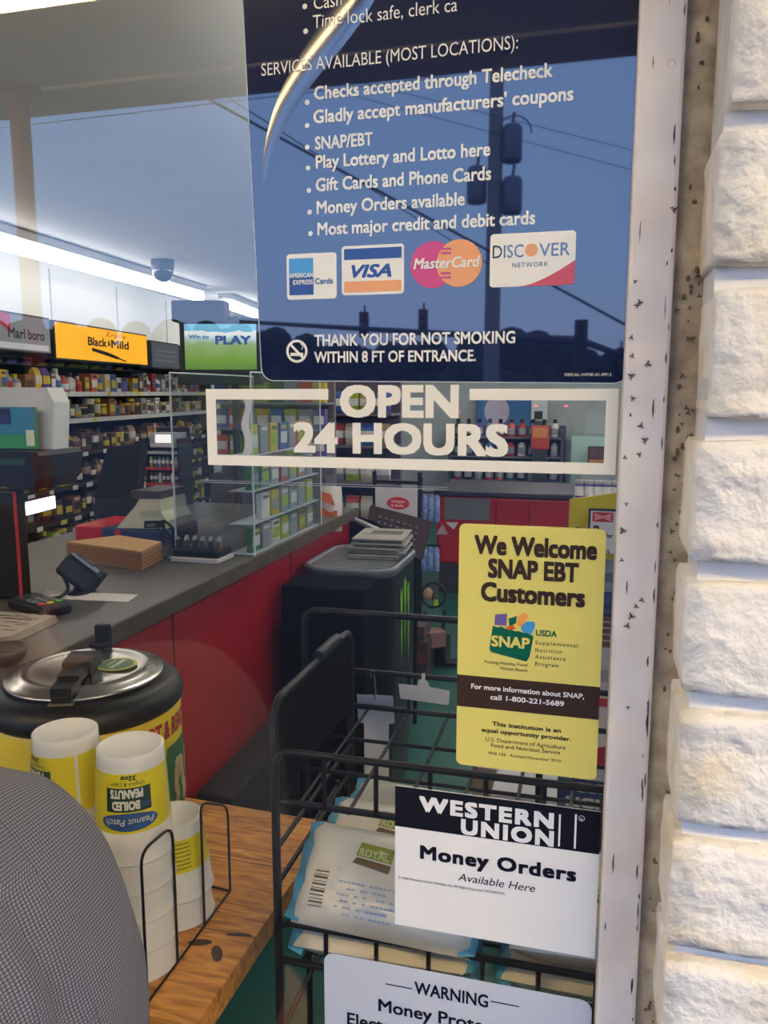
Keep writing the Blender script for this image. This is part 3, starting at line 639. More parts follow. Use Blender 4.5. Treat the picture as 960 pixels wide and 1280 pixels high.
# ================================================================== INSIDE: THE SALES WALL
ANG = math.atan2(NV.y, NV.x)
KS = .92
shelf_z = [1.50 + (z - 1.5) * KS for z in (1.505, 1.335, 1.115, .91, .71, .51)]
S0, S1 = -1.1, 2.45
sh = thing('tobacco_shelving', 'tall dark shelving wall packed with small goods behind the counter', 'shelving', Lp(.6, -.2, 0))
MB().box(Lp((S0 + S1) / 2, -.44, .95), (.03, S1 - S0, 1.9), rot=ANG).build('back_panel', M_blackp, sh)
M_shelf = mat('dark_shelf', (58, 52, 46), .6); M_rail = mat('price_rail', (214, 212, 206), .5)
for i, z in enumerate(shelf_z):
    o = MB().box(Lp((S0 + S1) / 2, -.21, z - .011), (.42, S1 - S0, .018), rot=ANG).build('shelf', M_shelf, sh)
    k = MB(); rn = random.Random(40 + i)
    if i < 2: k.box(Lp((S0 + S1) / 2, .004, z - .014), (.006, S1 - S0, .028), 0, rot=ANG); k.build('price_strip', M_rail, o)
    s = S0 + .05
    while s < S1 - .05:
        MB().box(Lp(s, .0085, z - .014), (.002, rn.uniform(.04, .08), .026), 0, rot=ANG).build('price_tag', rn.choice([M_rail, M_rail, mat('yellow_tag', (226, 206, 60), .5), M_rail]), o); s += rn.uniform(.15, .28)
for s in (S0, S1): MB().box(Lp(s, -.21, .95), (.44, .03, 1.9), rot=ANG).build('side_panel', M_blackp, sh)
MB().box(Lp((S0 + S1) / 2, -.24, 1.70), (.36, S1 - S0, .03), rot=ANG).build('canopy_board', M_blackp, sh)
MB().box(Lp((S0 + S1) / 2, -.21, .08), (.40, S1 - S0, .16), rot=ANG).build('plinth', M_blackp, sh)

# goods: small cartons, bottles, pouches and tubs, one object each
PAL = dict(amber=(150, 92, 40), brown=(92, 62, 44), cream=(214, 204, 180), white=(226, 224, 216), yellow=(214, 186, 48), lime=(166, 190, 52), green=(70, 120, 70), teal=(60, 130, 130), blue=(62, 96, 170), violet=(98, 78, 150), red=(176, 44, 44), coral=(214, 92, 74), black=(34, 32, 32), silver=(150, 154, 160), tan=(170, 140, 100))
def gm(c): return mat('goods_' + c, PAL[c], .45)
_G = {}
def goods(kind, c1, c2, c3, w, h, d):
    k = (kind, c1, c2, c3, w, h, d)
    if k in _G: return _G[k]
    b = MB()
    if kind == 'carton':
        b.box((0, 0, h / 2), (d, w, h), 0, .003); b.box((d / 2, 0, h * .45), (.0016, w * .8, h * .42), 1); b.box((d / 2, 0, h * .84), (.0016, w * .66, h * .12), 2)
    elif kind == 'bottle':
        r = w / 2; b.lathe([(0, 0), (r * .92, 0), (r, .004), (r, h * .14, 1), (r * 1.01, h * .145, 1), (r * 1.01, h * .5), (r, h * .505), (r * .96, h * .62), (r * .45, h * .78, 2), (r * .5, h * .8, 2), (r * .5, h * .97, 2), (r * .42, h, 2), (0, h, 2)], n=14)
    elif kind == 'pouch':
        vs = []; n = 6
        for i in range(n + 1):
            z = h * i / n; t = d / 2 * (math.sin(PI * min(1, i / n * .96 + .04)) ** .6)
            vs += [(t, -w / 2, z), (t * 1.25, 0, z), (t, w / 2, z), (-t, w / 2, z), (-t, -w / 2, z)]
        fs = [[i * 5 + j, i * 5 + (j + 1) % 5, i * 5 + 5 + (j + 1) % 5, i * 5 + 5 + j] for i in range(n) for j in range(5)]
        for q, f in enumerate(fs): b.add([vs[x] for x in f], [[0, 1, 2, 3]], (1 if 2 <= q // 5 <= 3 else 0), False)
        b.add(vs[:5], [[4, 3, 2, 1, 0]]); b.add(vs[-5:], [[0, 1, 2, 3, 4]])
    else:                                                     # tub
        r = w / 2; b.lathe([(0, 0), (r, 0), (r, h * .2, 1), (r * 1.01, h * .22, 1), (r * 1.01, h * .7), (r, h * .72), (r, h * .8, 2), (r * 1.06, h * .82, 2), (r * 1.06, h, 2), (0, h, 2)], n=14)
    o = b.build(kind, [gm(c1), gm(c2), gm(c3)]); me = o.data; bpy.data.objects.remove(o); _G[k] = me; return me
def put(kind, cols, dims, loc, rz, label, cat, group, nm=None):
    o = bpy.data.objects.new(nm or {'carton': 'goods_carton', 'bottle': 'goods_bottle', 'pouch': 'goods_pouch', 'tub': 'goods_tub'}[kind], goods(kind, *cols, *dims)); COL.objects.link(o)
    o.location = loc; o.rotation_euler = (0, 0, rz); ORG[o.name] = Vector(loc); return tag(o, label, cat, group)
rows = [  # per shelf: kinds and colours by position along it
    (['carton', 'carton', 'pouch', 'bottle'], ['cream', 'violet', 'white', 'coral', 'silver', 'violet', 'brown', 'amber', 'yellow', 'blue'], .135),
    (['bottle', 'carton', 'tub'], ['amber', 'white', 'cream', 'amber', 'brown', 'cream', 'silver', 'teal'], .115),
    (['carton', 'tub', 'bottle', 'pouch'], ['yellow', 'amber', 'brown', 'yellow', 'tan', 'brown', 'black', 'brown', 'amber'], .13),
    (['pouch', 'carton', 'bottle'], ['brown', 'black', 'brown', 'amber', 'black', 'brown', 'black', 'yellow'], .13),
    (['carton', 'pouch', 'tub'], ['brown', 'red', 'amber', 'brown', 'tan', 'black', 'brown', 'black'], .125),
    (['carton', 'tub', 'bottle'], ['cream', 'tan', 'black', 'brown', 'black', 'lime', 'brown'], .13)]
rn = random.Random(21)
for i, (kinds, cols, hh) in enumerate(rows):
    s = S0 + .07; j = 0
    while s < S1 - .06:
        w = round(rn.choice([.052, .06, .07, .085]), 3); kd = rn.choice(kinds); c = rn.choice(cols)
        if i == 0 and s > 1.35: c = rn.choice(['red', 'white', 'red', 'silver']); w = .06
        h = round(hh * rn.choice([.7, .85, 1.0]), 3); d = .05 if kd != 'carton' else .09
        if kd in ('bottle', 'tub'): w = min(w, .07); d = w
        c2 = rn.choice([x for x in (('cream', 'white', 'yellow', 'red', 'black', 'blue') if i == 0 else ('cream', 'yellow', 'black', 'brown', 'tan')) if x != c]); c3 = rn.choice(['cream', 'yellow', 'black', 'brown', c])
        s += w / 2
        if s > S1 - .06: break
        put(kd, (c, c2, c3), (w, h, d), Lp(s, -.05 - d / 2, shelf_z[i] - .0018), ANG, '%s %s with a %s label, %s along the %s shelf of the tobacco wall' % (c, kd, c2, ordn(j), ordn(i)), kd, 'goods on the %s shelf of the tobacco wall' % ordn(i))
        s += w / 2 + rn.uniform(.004, .022); j += 1
# hanging top row of yellow and violet packs under the signs
s = S0 + .1; j = 0
while s < 1.3:
    c = rn.choice(['yellow', 'violet', 'yellow', 'lime']); put('pouch', (c, 'black', c), (.09, .05, .03), Lp(s, -.14, shelf_z[0] + .148), ANG, '%s pouch hanging under the signs, %s along the tobacco wall' % (c, ordn(j)), 'pouch', 'pouches hanging under the signs'); s += rn.uniform(.12, .19); j += 1
mb = MB(); mb.box(Lp((S0 + 1.3) / 2, -.17, shelf_z[0] + .146), (.16, 1.3 - S0, .004), rot=ANG); mb.build('pouch_ledge', M_shelf, sh)

# header signs
def wsign(name, label, pxa, pxb, off, face, frame=M_dark, th=.07):
    """light box between two pixels of its upper left and lower right corner"""
    (s0, z1), (s1, z0) = onW(*pxa, off), onW(*pxb, off)
    t = thing(name, label, 'sign', Lp((s0 + s1) / 2, off - th / 2, (z0 + z1) / 2))
    MB().box(Lp((s0 + s1) / 2, off - th / 2, (z0 + z1) / 2), (th, abs(s1 - s0) + .02, z1 - z0 + .02), 0, .004, ANG).build('case', frame, t)
    MB().box(Lp((s0 + s1) / 2, off + .0015, (z0 + z1) / 2), (.003, abs(s1 - s0), z1 - z0), 0, 0, ANG).build('face', face, t)
    return t, s0, s1, z0, z1, (lambda u, v: Lp(s0 + u, off + .0036, z0 + v))
G_yel = mat('lit_amber_face', (255, 180, 20), .5, emit=.72)
t, s0, s1, z0, z1, fn = wsign('amber_sign', 'lit amber sign with a dark cigar above the crowded shelves', (68, 402), (184, 456), .03, G_yel)
w, h = s1 - s0, z1 - z0
k = MB(); k.text('Black', lambda u, v: fn(.30 * w + u, .46 * h + v), .20 * w, .27 * h, .03); k.text('&', lambda u, v: fn(.51 * w + u, .5 * h + v), .035 * w, .18 * h, .02); k.text('Mild', lambda u, v: fn(.55 * w + u, .46 * h + v), .21 * w, .27 * h, .03)
k.build('lettering', mat('sign_black', (46, 34, 26), .5), t)
k = MB(); k.text('Enjoy', lambda u, v: fn(.50 * w + u, .80 * h + v), .24 * w, .14 * h, .01, .2); k.build('upper_lettering', mat('sign_rust', (176, 84, 30), .5), t)
k = MB(); k.tube([fn(.34 * w, .34 * h), fn(.5 * w, .24 * h), fn(.62 * w, .14 * h)], [.010, .012, .010], 0, 8); k.tube([fn(.62 * w, .14 * h), fn(.72 * w, .05 * h)], [.006, .004], 0, 6); k.build('cigar_print', mat('cigar_brown', (64, 44, 34), .6), t)
t, s0, s1, z0, z1, fn = wsign('cigarette_sign', 'grey cigarette sign with a red corner at the end of the sign row', (-30, 385), (63, 441), .03, mat('grey_sign_face', (150, 152, 160), .4, emit=.12))
w, h = s1 - s0, z1 - z0
k = MB(); k.text('boro', lambda u, v: fn(.66 * w + u, .34 * h + v), .25 * w, .30 * h, .02); k.text('Marl', lambda u, v: fn(.38 * w + u, .34 * h + v), .24 * w, .30 * h, .02); k.build('lettering', mat('sign_black', (46, 34, 26), .5), t)
k = MB(); k.sheet([fn(.02 * w, .99 * h), fn(.42 * w, .99 * h), fn(.42 * w, .45 * h), fn(.26 * w, .72 * h)]); k.build('red_chevron', mat('sign_red', (206, 40, 52), .4, emit=.15), t)
k = MB(); k.sheet([fn(.02 * w, .03 * h), fn(.97 * w, .03 * h), fn(.97 * w, .2 * h), fn(.02 * w, .2 * h)]); k.build('lower_band', mat('sign_white', (222, 222, 224), .4, emit=.15), t)
t, s0, s1, z0, z1, fn = wsign('grey_sign', 'unlit slate grey sign board beside the amber sign', (189, 427), (224, 461), .03, mat('slate_face', (104, 112, 128), .4))
w, h = s1 - s0, z1 - z0
k = MB()
for j in range(3): k.sheet([fn(.12 * w, (.25 + .2 * j) * h), fn(.85 * w, (.25 + .2 * j) * h), fn(.85 * w, (.31 + .2 * j) * h), fn(.12 * w, (.31 + .2 * j) * h)])
k.build('faint_lines', mat('slate_lines', (136, 144, 158), .5), t)
# lit shelf bars in the bay behind the terminal
for lbl, a_, b_ in (('upper short lit bar in the shelf bay behind the lottery terminal', (51, 597), (68, 604)), ('lower lit bar in the shelf bay behind the lottery terminal', (31, 628), (68, 635))):
    (s0, z1), (s1, z0) = onW(*a_, .05), onW(*b_, .05)
    t = thing('shelf_light', lbl, 'lamp', Lp(s0, .05, z0)); MB().box(Lp((s0 + s1) / 2, .05, (z0 + z1) / 2), (.02, s1 - s0, z1 - z0), 0, .004, ANG).build('glow_bar', mat('bar_glow', (255, 252, 246), .5, emit=2.2), t)
    MB().box(Lp((s0 + s1) / 2, .036, (z0 + z1) / 2), (.03, s1 - s0 + .02, z1 - z0 + .012), 0, .003, ANG).build('clip_rail', M_dark, t)

# dome camera on the ceiling
c = onZ(203, 325, CEIL); t = thing('dome_camera', 'dark dome security camera on the ceiling beyond the fluorescent strip', 'camera', c)
MB().lathe([(0, 0), (.078, 0), (.078, -.05), (.07, -.07)], c, 0, 24).build('base', M_dark, t)
MB().lathe([(.07, -.07), (.068, -.1), (.05, -.13), (.02, -.145), (0, -.147)], c, 0, 24).build('dome', mat('smoked_dome', (40, 42, 50), .08), t)

# lottery screen hung in front of the wall
c = CAM + ray(276, 433) * (4.5 / ray(276, 433).dot(_f0)); t = thing('lottery_screen', 'lottery display screen with a green hill picture beside the sign row', 'screen', c)
def fl(px, py, fwd): d = ray(px, py); return CAM + d * (fwd / d.dot(_f0))
a_, b_ = fl(230, 405, 4.5), fl(321, 462, 4.5); ex = Vector((b_.x - a_.x, b_.y - a_.y, 0)); wd_ = ex.length; ex.normalize(); ey = Vector((ex.y, -ex.x, 0)); zt_, zb_ = a_.z, fl(276, 462, 4.5).z
rz = math.atan2(ex.y, ex.x); cc = a_ + ex * wd_ / 2; cc.z = (zt_ + zb_) / 2; hh = zt_ - zb_
def fs(u, v, o=.004): q = a_ + ex * (u * wd_) + ey * o; return Vector((q.x, q.y, zb_ + v * hh))
MB().box(cc - ey * .035, (wd_ + .06, .06, hh + .07), 0, .008, rz).build('bezel', M_dark, t)
m = bpy.data.materials.new('screen_picture'); m.use_nodes = True; n = m.node_tree.nodes; l = m.node_tree.links; b = n['Principled BSDF']
tcn = n.new('ShaderNodeTexCoord'); sp = n.new('ShaderNodeSeparateXYZ'); r_ = n.new('ShaderNodeValToRGB'); nz = n.new('ShaderNodeTexNoise'); nz.inputs['Scale'].default_value = 7; ad = n.new('ShaderNodeMath'); ad.operation = 'MULTIPLY_ADD'; ad.inputs[1].default_value = .35
l.new(tcn.outputs['Generated'], sp.inputs[0]); l.new(tcn.outputs['Object'], nz.inputs['Vector']); l.new(nz.outputs['Fac'], ad.inputs[0]); l.new(sp.outputs['Z'], ad.inputs[2]); l.new(ad.outputs[0], r_.inputs[0])
for p_, c_ in ((.0, (74, 120, 52)), (.45, (120, 160, 66)), (.72, (150, 176, 120)), (.82, (176, 206, 210)), (1.0, (120, 190, 220))):
    e_ = r_.color_ramp.elements.new(p_); e_.color = S(*c_)
l.new(r_.outputs[0], b.inputs['Base Color']); l.new(r_.outputs[0], b.inputs['Emission Color']); b.inputs['Emission Strength'].default_value = .55
MB().box(cc, (wd_, .006, hh), rot=rz).build('display', m, t)
k = MB(); k.text('PLAY', lambda u, v: fs(.43 + u / wd_, .56 + v / hh), .50 * wd_, .20 * hh, .04); k.text('Win to', lambda u, v: fs(.06 + u / wd_, .68 + v / hh), .28 * wd_, .09 * hh, .02); k.build('lettering', mat('screen_blue', (60, 100, 170), .5, emit=.3), t)
p = fl(249, 389, 4.5); MB().box(p - ey * .04, (.30, .12, fl(249, 376, 4.5).z - fl(249, 403, 4.5).z), 0, .01, rz).build('speaker_box', M_dark, t)
pf = fl(290, 473, 4.5) - ey * .09; MB().tube([(pf.x, pf.y, .001), (pf.x, pf.y, p.z - .02)], .022, 0, 8).build('floor_post', M_dark, t)
z1_ = fl(276, 466, 4.5).z; z0_ = fl(276, 481, 4.5).z; p = fl(274, 473, 4.5); MB().box(Vector((p.x, p.y, (z0_ + z1_) / 2)) - ey * .05, (wd_ + .07, .10, z1_ - z0_), 0, .006, rz).build('lower_ledge', mat('ledge_green_grey', (44, 54, 52), .6), t)

# ================================================================== THE COUNTER
M_top = mat('grey_laminate', (92, 86, 78), .42, noise=.3, nscale=30, bump=.05); M_red = mat('red_laminate', (172, 16, 24), .42, noise=.12, nscale=6)
M_edge = mat('worn_edge', (84, 72, 54), .7, noise=.4, nscale=18)
ct = thing('checkout_counter', 'long red fronted checkout counter with a dark laminate top', 'counter', (-1.4, 1.5, 0))
MB().b2((-1.83, .40, .962), (-1.00, 2.52, 1.0), 0, .003).build('counter_top', M_top, ct)
MB().b2((-1.0, .40, .958), (-.992, 2.52, 1.001), 0, .002).build('edge_strip', M_edge, ct)
MB().b2((-1.80, .44, .10), (-1.03, 2.50, .962)).build('body', M_red, ct)
MB().b2((-1.78, .46, 0), (-1.07, 2.48, .10)).build('toe_kick', M_blackp, ct)
k = MB()
for y in (.98, 1.8): k.b2((-1.03, y - .002, .11), (-1.028, y + .002, .96))
k.build('panel_seam', mat('seam_dark', (70, 10, 16), .6), ct)

# lottery terminal at the near end of the counter
c = onZ(10, 752, 1.0); lx, ly = -1.52, .80
def tz(px, py, y=ly): return onY(px, py, y)
t = thing('lottery_terminal', 'dark lottery terminal with a green and blue card at the pane edge', 'terminal', (lx, ly, 1.0))
x_r = tz(24, 680).x; x_l = tz(-30, 680).x; zt_ = tz(0, 612).z
MB().b2((x_l, ly, 1.0005), (x_r, ly + .035, zt_), 0, .008).build('stand', M_blackp, t)
MB().b2((x_r - .006, ly - .004, 1.001), (x_r + .002, ly - .0005, zt_ - .004), 0, .001).build('red_edge', mat('red_plastic', (178, 32, 44), .4), t)
zb_, zq = tz(0, 611).z, tz(0, 563).z; x2 = tz(57, 585).x
poly = [(x_l, zb_ + .02), (x_l, zq), (tz(52, 563).x, zq), (x2, zq - .01), (x2 - .003, zb_ + .03), (tz(42, 608).x, zb_)]
MB().prism([(a_, ly - .02, b_) for a_, b_ in poly], (0, .16, 0)).build('printer_head', M_blackp, t)
k = MB(); k.sheet([(x_l, ly - .0205, zb_ + .06), (x2 - .04, ly - .0205, zb_ + .06), (x2 - .04, ly - .0205, zb_ + .075), (x_l, ly - .0205, zb_ + .075)]); k.build('green_readout', mat('dim_green', (26, 66, 50), .5), t)
poly = [(x_l, zq), (x_l, tz(0, 484).z), (tz(37, 484).x, tz(37, 484).z), (tz(46, 503).x, tz(46, 503).z), (tz(45, 563).x, zq)]
MB().prism([(a_, ly + .06, b_) for a_, b_ in poly], (0, .06, 0)).build('white_shell', mat('shell_white', (206, 206, 200), .5), t)
x3 = tz(33, 535).x; zc0, zc1 = tz(10, 562).z, tz(10, 509).z
k = MB(); k.b2((x_l, ly + .034, zc0 + .0005), (x3, ly + .04, zc1), 0); k.b2((x_l, ly + .032, zc1 - .065), (x3, ly + .034, zc1), 1); k.b2((tz(22, 550).x, ly + .030, tz(0, 558).z), (tz(32, 550).x, ly + .032, tz(0, 538).z), 2); k.b2((x_l, ly + .030, tz(0, 531).z), (tz(1, 520).x, ly + .032, tz(0, 511).z), 3)
k.build('promotion_card', [mat('card_green', (44, 148, 88), .5), mat('card_blue', (42, 130, 158), .5), mat('card_white', (214, 224, 190), .5), mat('card_navy', (30, 50, 100), .5)], t)

# card reader on a bent arm, with its cord
q = onZ(98, 742, 1.0)
t = thing('card_reader', 'black card reader tilted on a short arm over a white sheet', 'card reader', q)
rot = Matrix.Rotation(math.radians(12), 4, 'Z') @ Matrix.Rotation(math.radians(38), 4, 'Y') @ Matrix.Rotation(math.radians(-18), 4, 'X')
cc = onY(100, 718, q.y + .02); T = Matrix.Translation(cc) @ rot
def loc(v): return T @ Vector(v)
MB().box(cc, (.105, .055, .060), 0, .012, rot, 3).build('body', M_blackp, t)
k = MB(); k.bm(bmesh.new()); k.box(loc((-.004, -.006, .032)), (.082, .042, .008), 0, .004, rot); k.build('silver_face', mat('reader_silver', (150, 154, 152), .25, .4), t)
k = MB(); k.box(loc((-.012, .0, .038)), (.05, .03, .005), 0, .002, rot); k.build('screen', mat('reader_screen', (64, 74, 72), .12), t)
k = MB(); k.box(loc((.040, .012, .024)), (.02, .034, .036), 0, .005, rot); k.build('card_slot', M_dark, t)
k = MB(); k.tube([q + Vector((.0, .0, .001)), q + Vector((.0, .005, .02)), loc((.02, .0, -.025))], [.016, .010, .009], 0, 10); k.build('arm', M_blackp, t)
k = MB(); k.lathe([(0, 0), (.03, 0), (.028, .006), (.01, .010), (0, .01)], q + Vector((0, 0, .0005)), 0, 20); k.build('foot', M_blackp, t)
k = MB(); k.tube(rounded([loc((-.03, 0, -.028)), onZ(88, 738, 1.012), onZ(70, 750, 1.006), onZ(40, 744, 1.006), onZ(25, 728, 1.006)], .05), .0045, 0, 6); tag(k.build('reader_cord', M_blackp), 'black cord looping from the card reader to the dark terminal', 'cord')
k = MB(); P = [onZ(*p, 1.0) for p in ((58, 739), (173, 744), (160, 753), (48, 748))]; k.prism([(p.x, p.y, 1.0005) for p in P], (0, 0, .0012)); tag(k.build('white_sheet', mat('paper_white', (206, 200, 192), .8)), 'white sheet of paper under the card reader', 'paper')
# keypad
q = onZ(50, 764, 1.0); t = thing('pin_pad', 'flat black keypad with coloured keys on the counter', 'keypad', q); rz = -.42; R_ = Matrix.Rotation(rz, 4, 'Z')
def lc(a_, b_, z): v = R_ @ Vector((a_, b_, 0)); return Vector((q.x + v.x, q.y + v.y, 1.0 + z))
MB().box(lc(0, 0, .0135), (.155, .078, .026), 0, .009, R_, 3).build('body', M_blackp, t)
k = MB(); k.box(lc(-.045, 0, .027), (.05, .055, .002), 0, 0, R_); k.build('screen', mat('reader_screen', (64, 74, 72), .12), t)
for j in range(3):
    for i in range(4):
        nm = ['grey_key', 'red_key', 'yellow_key', 'green_key'][(j + 1) if i == 3 else 0]
        k = MB(); k.box(lc(-.006 + .018 * i, -.02 + .02 * j, .0285), (.013, .014, .005), 0, .002, R_); o = k.build('key', mat(nm, {'grey_key': (96, 98, 102), 'red_key': (190, 50, 60), 'yellow_key': (206, 190, 50), 'green_key': (60, 150, 70)}[nm], .5), t)
        if nm != 'grey_key': lab(o, nm.replace('_', ' '))
# newspapers at the counter end, dark handle beside
P = [onZ(*p, 1.0) for p in ((-30, 775), (12, 773), (73, 778), (18, 804), (-30, 812))]
t = thing('newspaper', 'folded newspaper lying on the near end of the counter', 'newspaper', (P[2].x - .1, P[2].y, 1.0))
k = MB(); 
for j in range(4): k.prism([(p.x - .004 * j, p.y + .003 * j, 1.0006 + .003 * j) for p in P], (0, 0, .0026))
k.build('pages', mat('newsprint', (168, 158, 146), .9, noise=.3, nscale=30), t)
k = MB(); rn = random.Random(3)
for j in range(16):
    a_ = P[0].lerp(P[3], rn.random()); b_ = P[1].lerp(P[2], rn.random()); c_ = a_.lerp(b_, rn.uniform(.1, .8)); k.box((c_.x, c_.y, 1.0126), (.035, .004, .0004), 0)
k.build('print', mat('news_ink', (90, 84, 80), .9), t)
# folded brown paper pad
Pb = [onZ(*p, 1.0) for p in ((84, 699), (178, 713), (203, 699), (150, 690))]
h_ = .052; t = thing('brown_pad', 'thick tan paper pad lying on the counter before the till', 'pad', (Pb[1].x, Pb[1].y, 1.0))
base = [(p.x, p.y, 1.0006) for p in Pb]; k = MB(); k.prism(base, (0, 0, h_), 0)
for j in range(9): z = 1.004 + j * .005; k.prism([(a_ + (.0012 if j % 2 else -.0006), b_ - (.0012 if j % 2 else 0), z) for a_, b_, _ in base], (0, 0, .003), 1)
k.build('pages', [mat('kraft', (170, 122, 72), .85), mat('kraft_edge', (134, 92, 56), .9)], t)
k = MB(); cx_ = sum(p.x for p in Pb) / 4; cyy = sum(p.y for p in Pb) / 4; k.prism([(cx_ + (p.x - cx_) * .98, cyy + (p.y - cyy) * .98, 1.0007 + h_) for p in Pb], (0, 0, .002)); k.build('cover', mat('kraft_top', (202, 156, 98), .8), t)
# till: red and blue base box, beige printer, black monitors
def tl_(px, py, y): return onY(px, py, y)
yb = 1.52
a_, b_ = tl_(94, 687, yb), tl_(204, 664, yb)
t = thing('till_box', 'red and dark blue box carrying the beige printer on the counter', 'box', ((a_.x + b_.x) / 2, yb + .1, 1.0))
xm = tl_(127, 670, yb).x; zt_ = b_.z; 
MB().b2((xm, yb, 1.0005), (b_.x, yb + .24, zt_), 0, .006).build('blue_half', mat('till_blue', (30, 52, 96), .5), t)
MB().b2((a_.x, yb + .004, 1.0005), (xm - .0005, yb + .236, zt_ + .004), 0, .006).build('red_half', mat('till_red', (196, 28, 30), .5), t)
k = MB(); k.b2((tl_(144, 670, yb).x, yb - .002, 1.02), (tl_(151, 670, yb).x, yb, zt_ - .002), 0); k.build('red_stripe', mat('till_red', (196, 28, 30), .5), t)
t = thing('receipt_printer', 'beige wedge shaped receipt printer on the blue box', 'printer', (tl_(180, 662, yb).x, yb + .1, zt_))
def pr(pts, y): return [(tl_(px, py, yb).x, y, max(tl_(px, py, yb).z, zt_ + .0008)) for px, py in pts]
prof = [(143, 662), (205, 662), (206, 652), (199, 640), (197, 625), (172, 624), (166, 634), (152, 650)]
M_beige = mat('aged_beige', (214, 208, 174), .55)
MB().prism(pr(prof, yb + .012), (0, .17, 0)).build('case', M_beige, t)
k = MB(); k.prism(pr([(172, 640), (197, 638), (200, 646), (174, 648)], yb + .0105), (0, .0015, 0), 0); k.build('button_panel', mat('beige_green', (184, 188, 150), .5), t)
k = MB(); k.prism(pr([(178, 661), (204, 660), (204, 651), (178, 652)], yb + .0105), (0, .0015, 0), 0); k.prism(pr([(181, 659), (192, 658), (192, 655), (181, 656)], yb + .0085), (0, .002, 0), 1); k.build('paper_slot', [M_blackp, mat('slot_grey', (110, 112, 104), .5)], t)
k = MB(); k.prism(pr([(160, 614), (197, 615), (198, 624), (165, 624)], yb + .01), (0, .174, 0), 0); k.build('lid', mat('till_dark_lid', (66, 62, 54), .5), t)
t = thing('cash_monitor', 'black customer monitor leaning back behind the printer', 'monitor', (tl_(135, 662, yb + .05).x, yb + .22, 1.0))
yy = yb + .25
def pm(pts, y): return [(tl_(px, py, yy).x, y, tl_(px, py, yy).z) for px, py in pts]
MB().prism(pm([(117, 622), (134, 560), (176, 554), (170, 616), (150, 622)], yy), (0, .05, 0)).build('screen_back', M_blackp, t)
MB().prism(pm([(117, 650), (118, 622), (150, 621), (168, 617), (160, 640), (146, 662), (124, 662)], yy + .002), (0, .09, 0)).build('base', mat('monitor_base', (30, 29, 28), .5), t)
k = MB(); k.prism(pm([(121, 648), (144, 649), (142, 656), (122, 655)], yy - .002), (0, .002, 0)); k.build('sticker', mat('sticker_grey', (128, 126, 120), .6), t)
k = MB(); z_ = tl_(135, 662, yy).z; xq = tl_(135, 662, yy).x; k.b2((xq - .05, yy + .004, 1.0006), (xq + .05, yy + .10, z_), 0, .004); k.build('pedestal', M_blackp, t)
k = MB()
for j, pts in enumerate((((198, 655), (214, 668), (218, 690), (212, 700)), ((196, 658), (206, 672), (220, 676), (222, 694)), ((204, 650), (218, 660), (214, 682), (206, 697)))):
    k = MB(); k.tube(rounded([onY(*p, yb - .02 - .02 * j) if i < 3 else onZ(p[0], p[1], 1.006) for i, p in enumerate(pts)], .04), .004, 0, 6); tag(k.build('printer_cable', M_blackp), ['black cable falling from the printer slot', 'second black cable curling beside the blue box', 'outermost black cable looping past the printer'][j], 'cable', 'cables behind the till')
# cigar rack with a lit white header, back of the counter
yr = 2.35; xs0, xs1 = tl_(184, 600, yr).x, tl_(224, 600, yr).x
t = thing('cigar_rack', 'small cigar rack with a lit white header and red shelf fronts', 'rack', ((xs0 + xs1) / 2, yr, 1.0))
MB().b2((xs0, yr + .10, 1.0005), (xs1, yr + .115, tl_(204, 536, yr).z)).build('back_panel', M_blackp, t)
for x in (xs0, xs1): MB().b2((x - .004, yr, 1.0005), (x + .004, yr + .115, tl_(204, 548, yr).z)).build('side_panel', M_blackp, t)
a_, b_ = tl_(188, 541, yr), tl_(220, 560, yr); k = MB(); k.b2((a_.x, yr - .012, b_.z), (b_.x, yr + .1, a_.z), 0, .004); o = k.build('header', mat('header_case', (150, 150, 152), .5), t)
k = MB(); k.b2((a_.x + .03, yr - .014, b_.z + .022), (b_.x - .006, yr - .012, a_.z - .006), 0); k.build('lit_panel', mat('header_glow', (246, 240, 236), .5, emit=.8), o)
k = MB(); k.b2((a_.x + .006, yr - .014, b_.z + .006), (b_.x - .008, yr - .012, b_.z + .017), 0); k.build('header_text_bar', mat('header_bar', (196, 190, 186), .5), o)
for j, py in enumerate((563, 583, 603)):
    z = tl_(204, py + 1, yr).z; k = MB(); k.b2((xs0 + .004, yr - .02, z - .012), (xs1 - .004, yr + .1, z), 0, .002); o = k.build('rack_shelf', [mat('red_plastic', (178, 32, 44), .4) if j else mat('shelf_silver', (160, 160, 160), .5)], t)
    if j:
        for i in range(7):
            x = xs0 + .018 + (xs1 - xs0 - .036) * i / 6; c_ = ['lime', 'teal', 'silver', 'teal', 'silver', 'brown', 'cream'][i] if j == 1 else ['brown', 'green', 'white', 'green', 'brown', 'white', 'black'][i]
            put('pouch', (c_, 'white', c_), (.012, .045, .012), (x, yr + .012, z + .0005), -PI / 2, '%s cigar pouch, %s on the %s shelf of the small rack' % (c_, ordn(i), 'upper' if j == 1 else 'lower'), 'pouch', 'cigar pouches in the small rack')
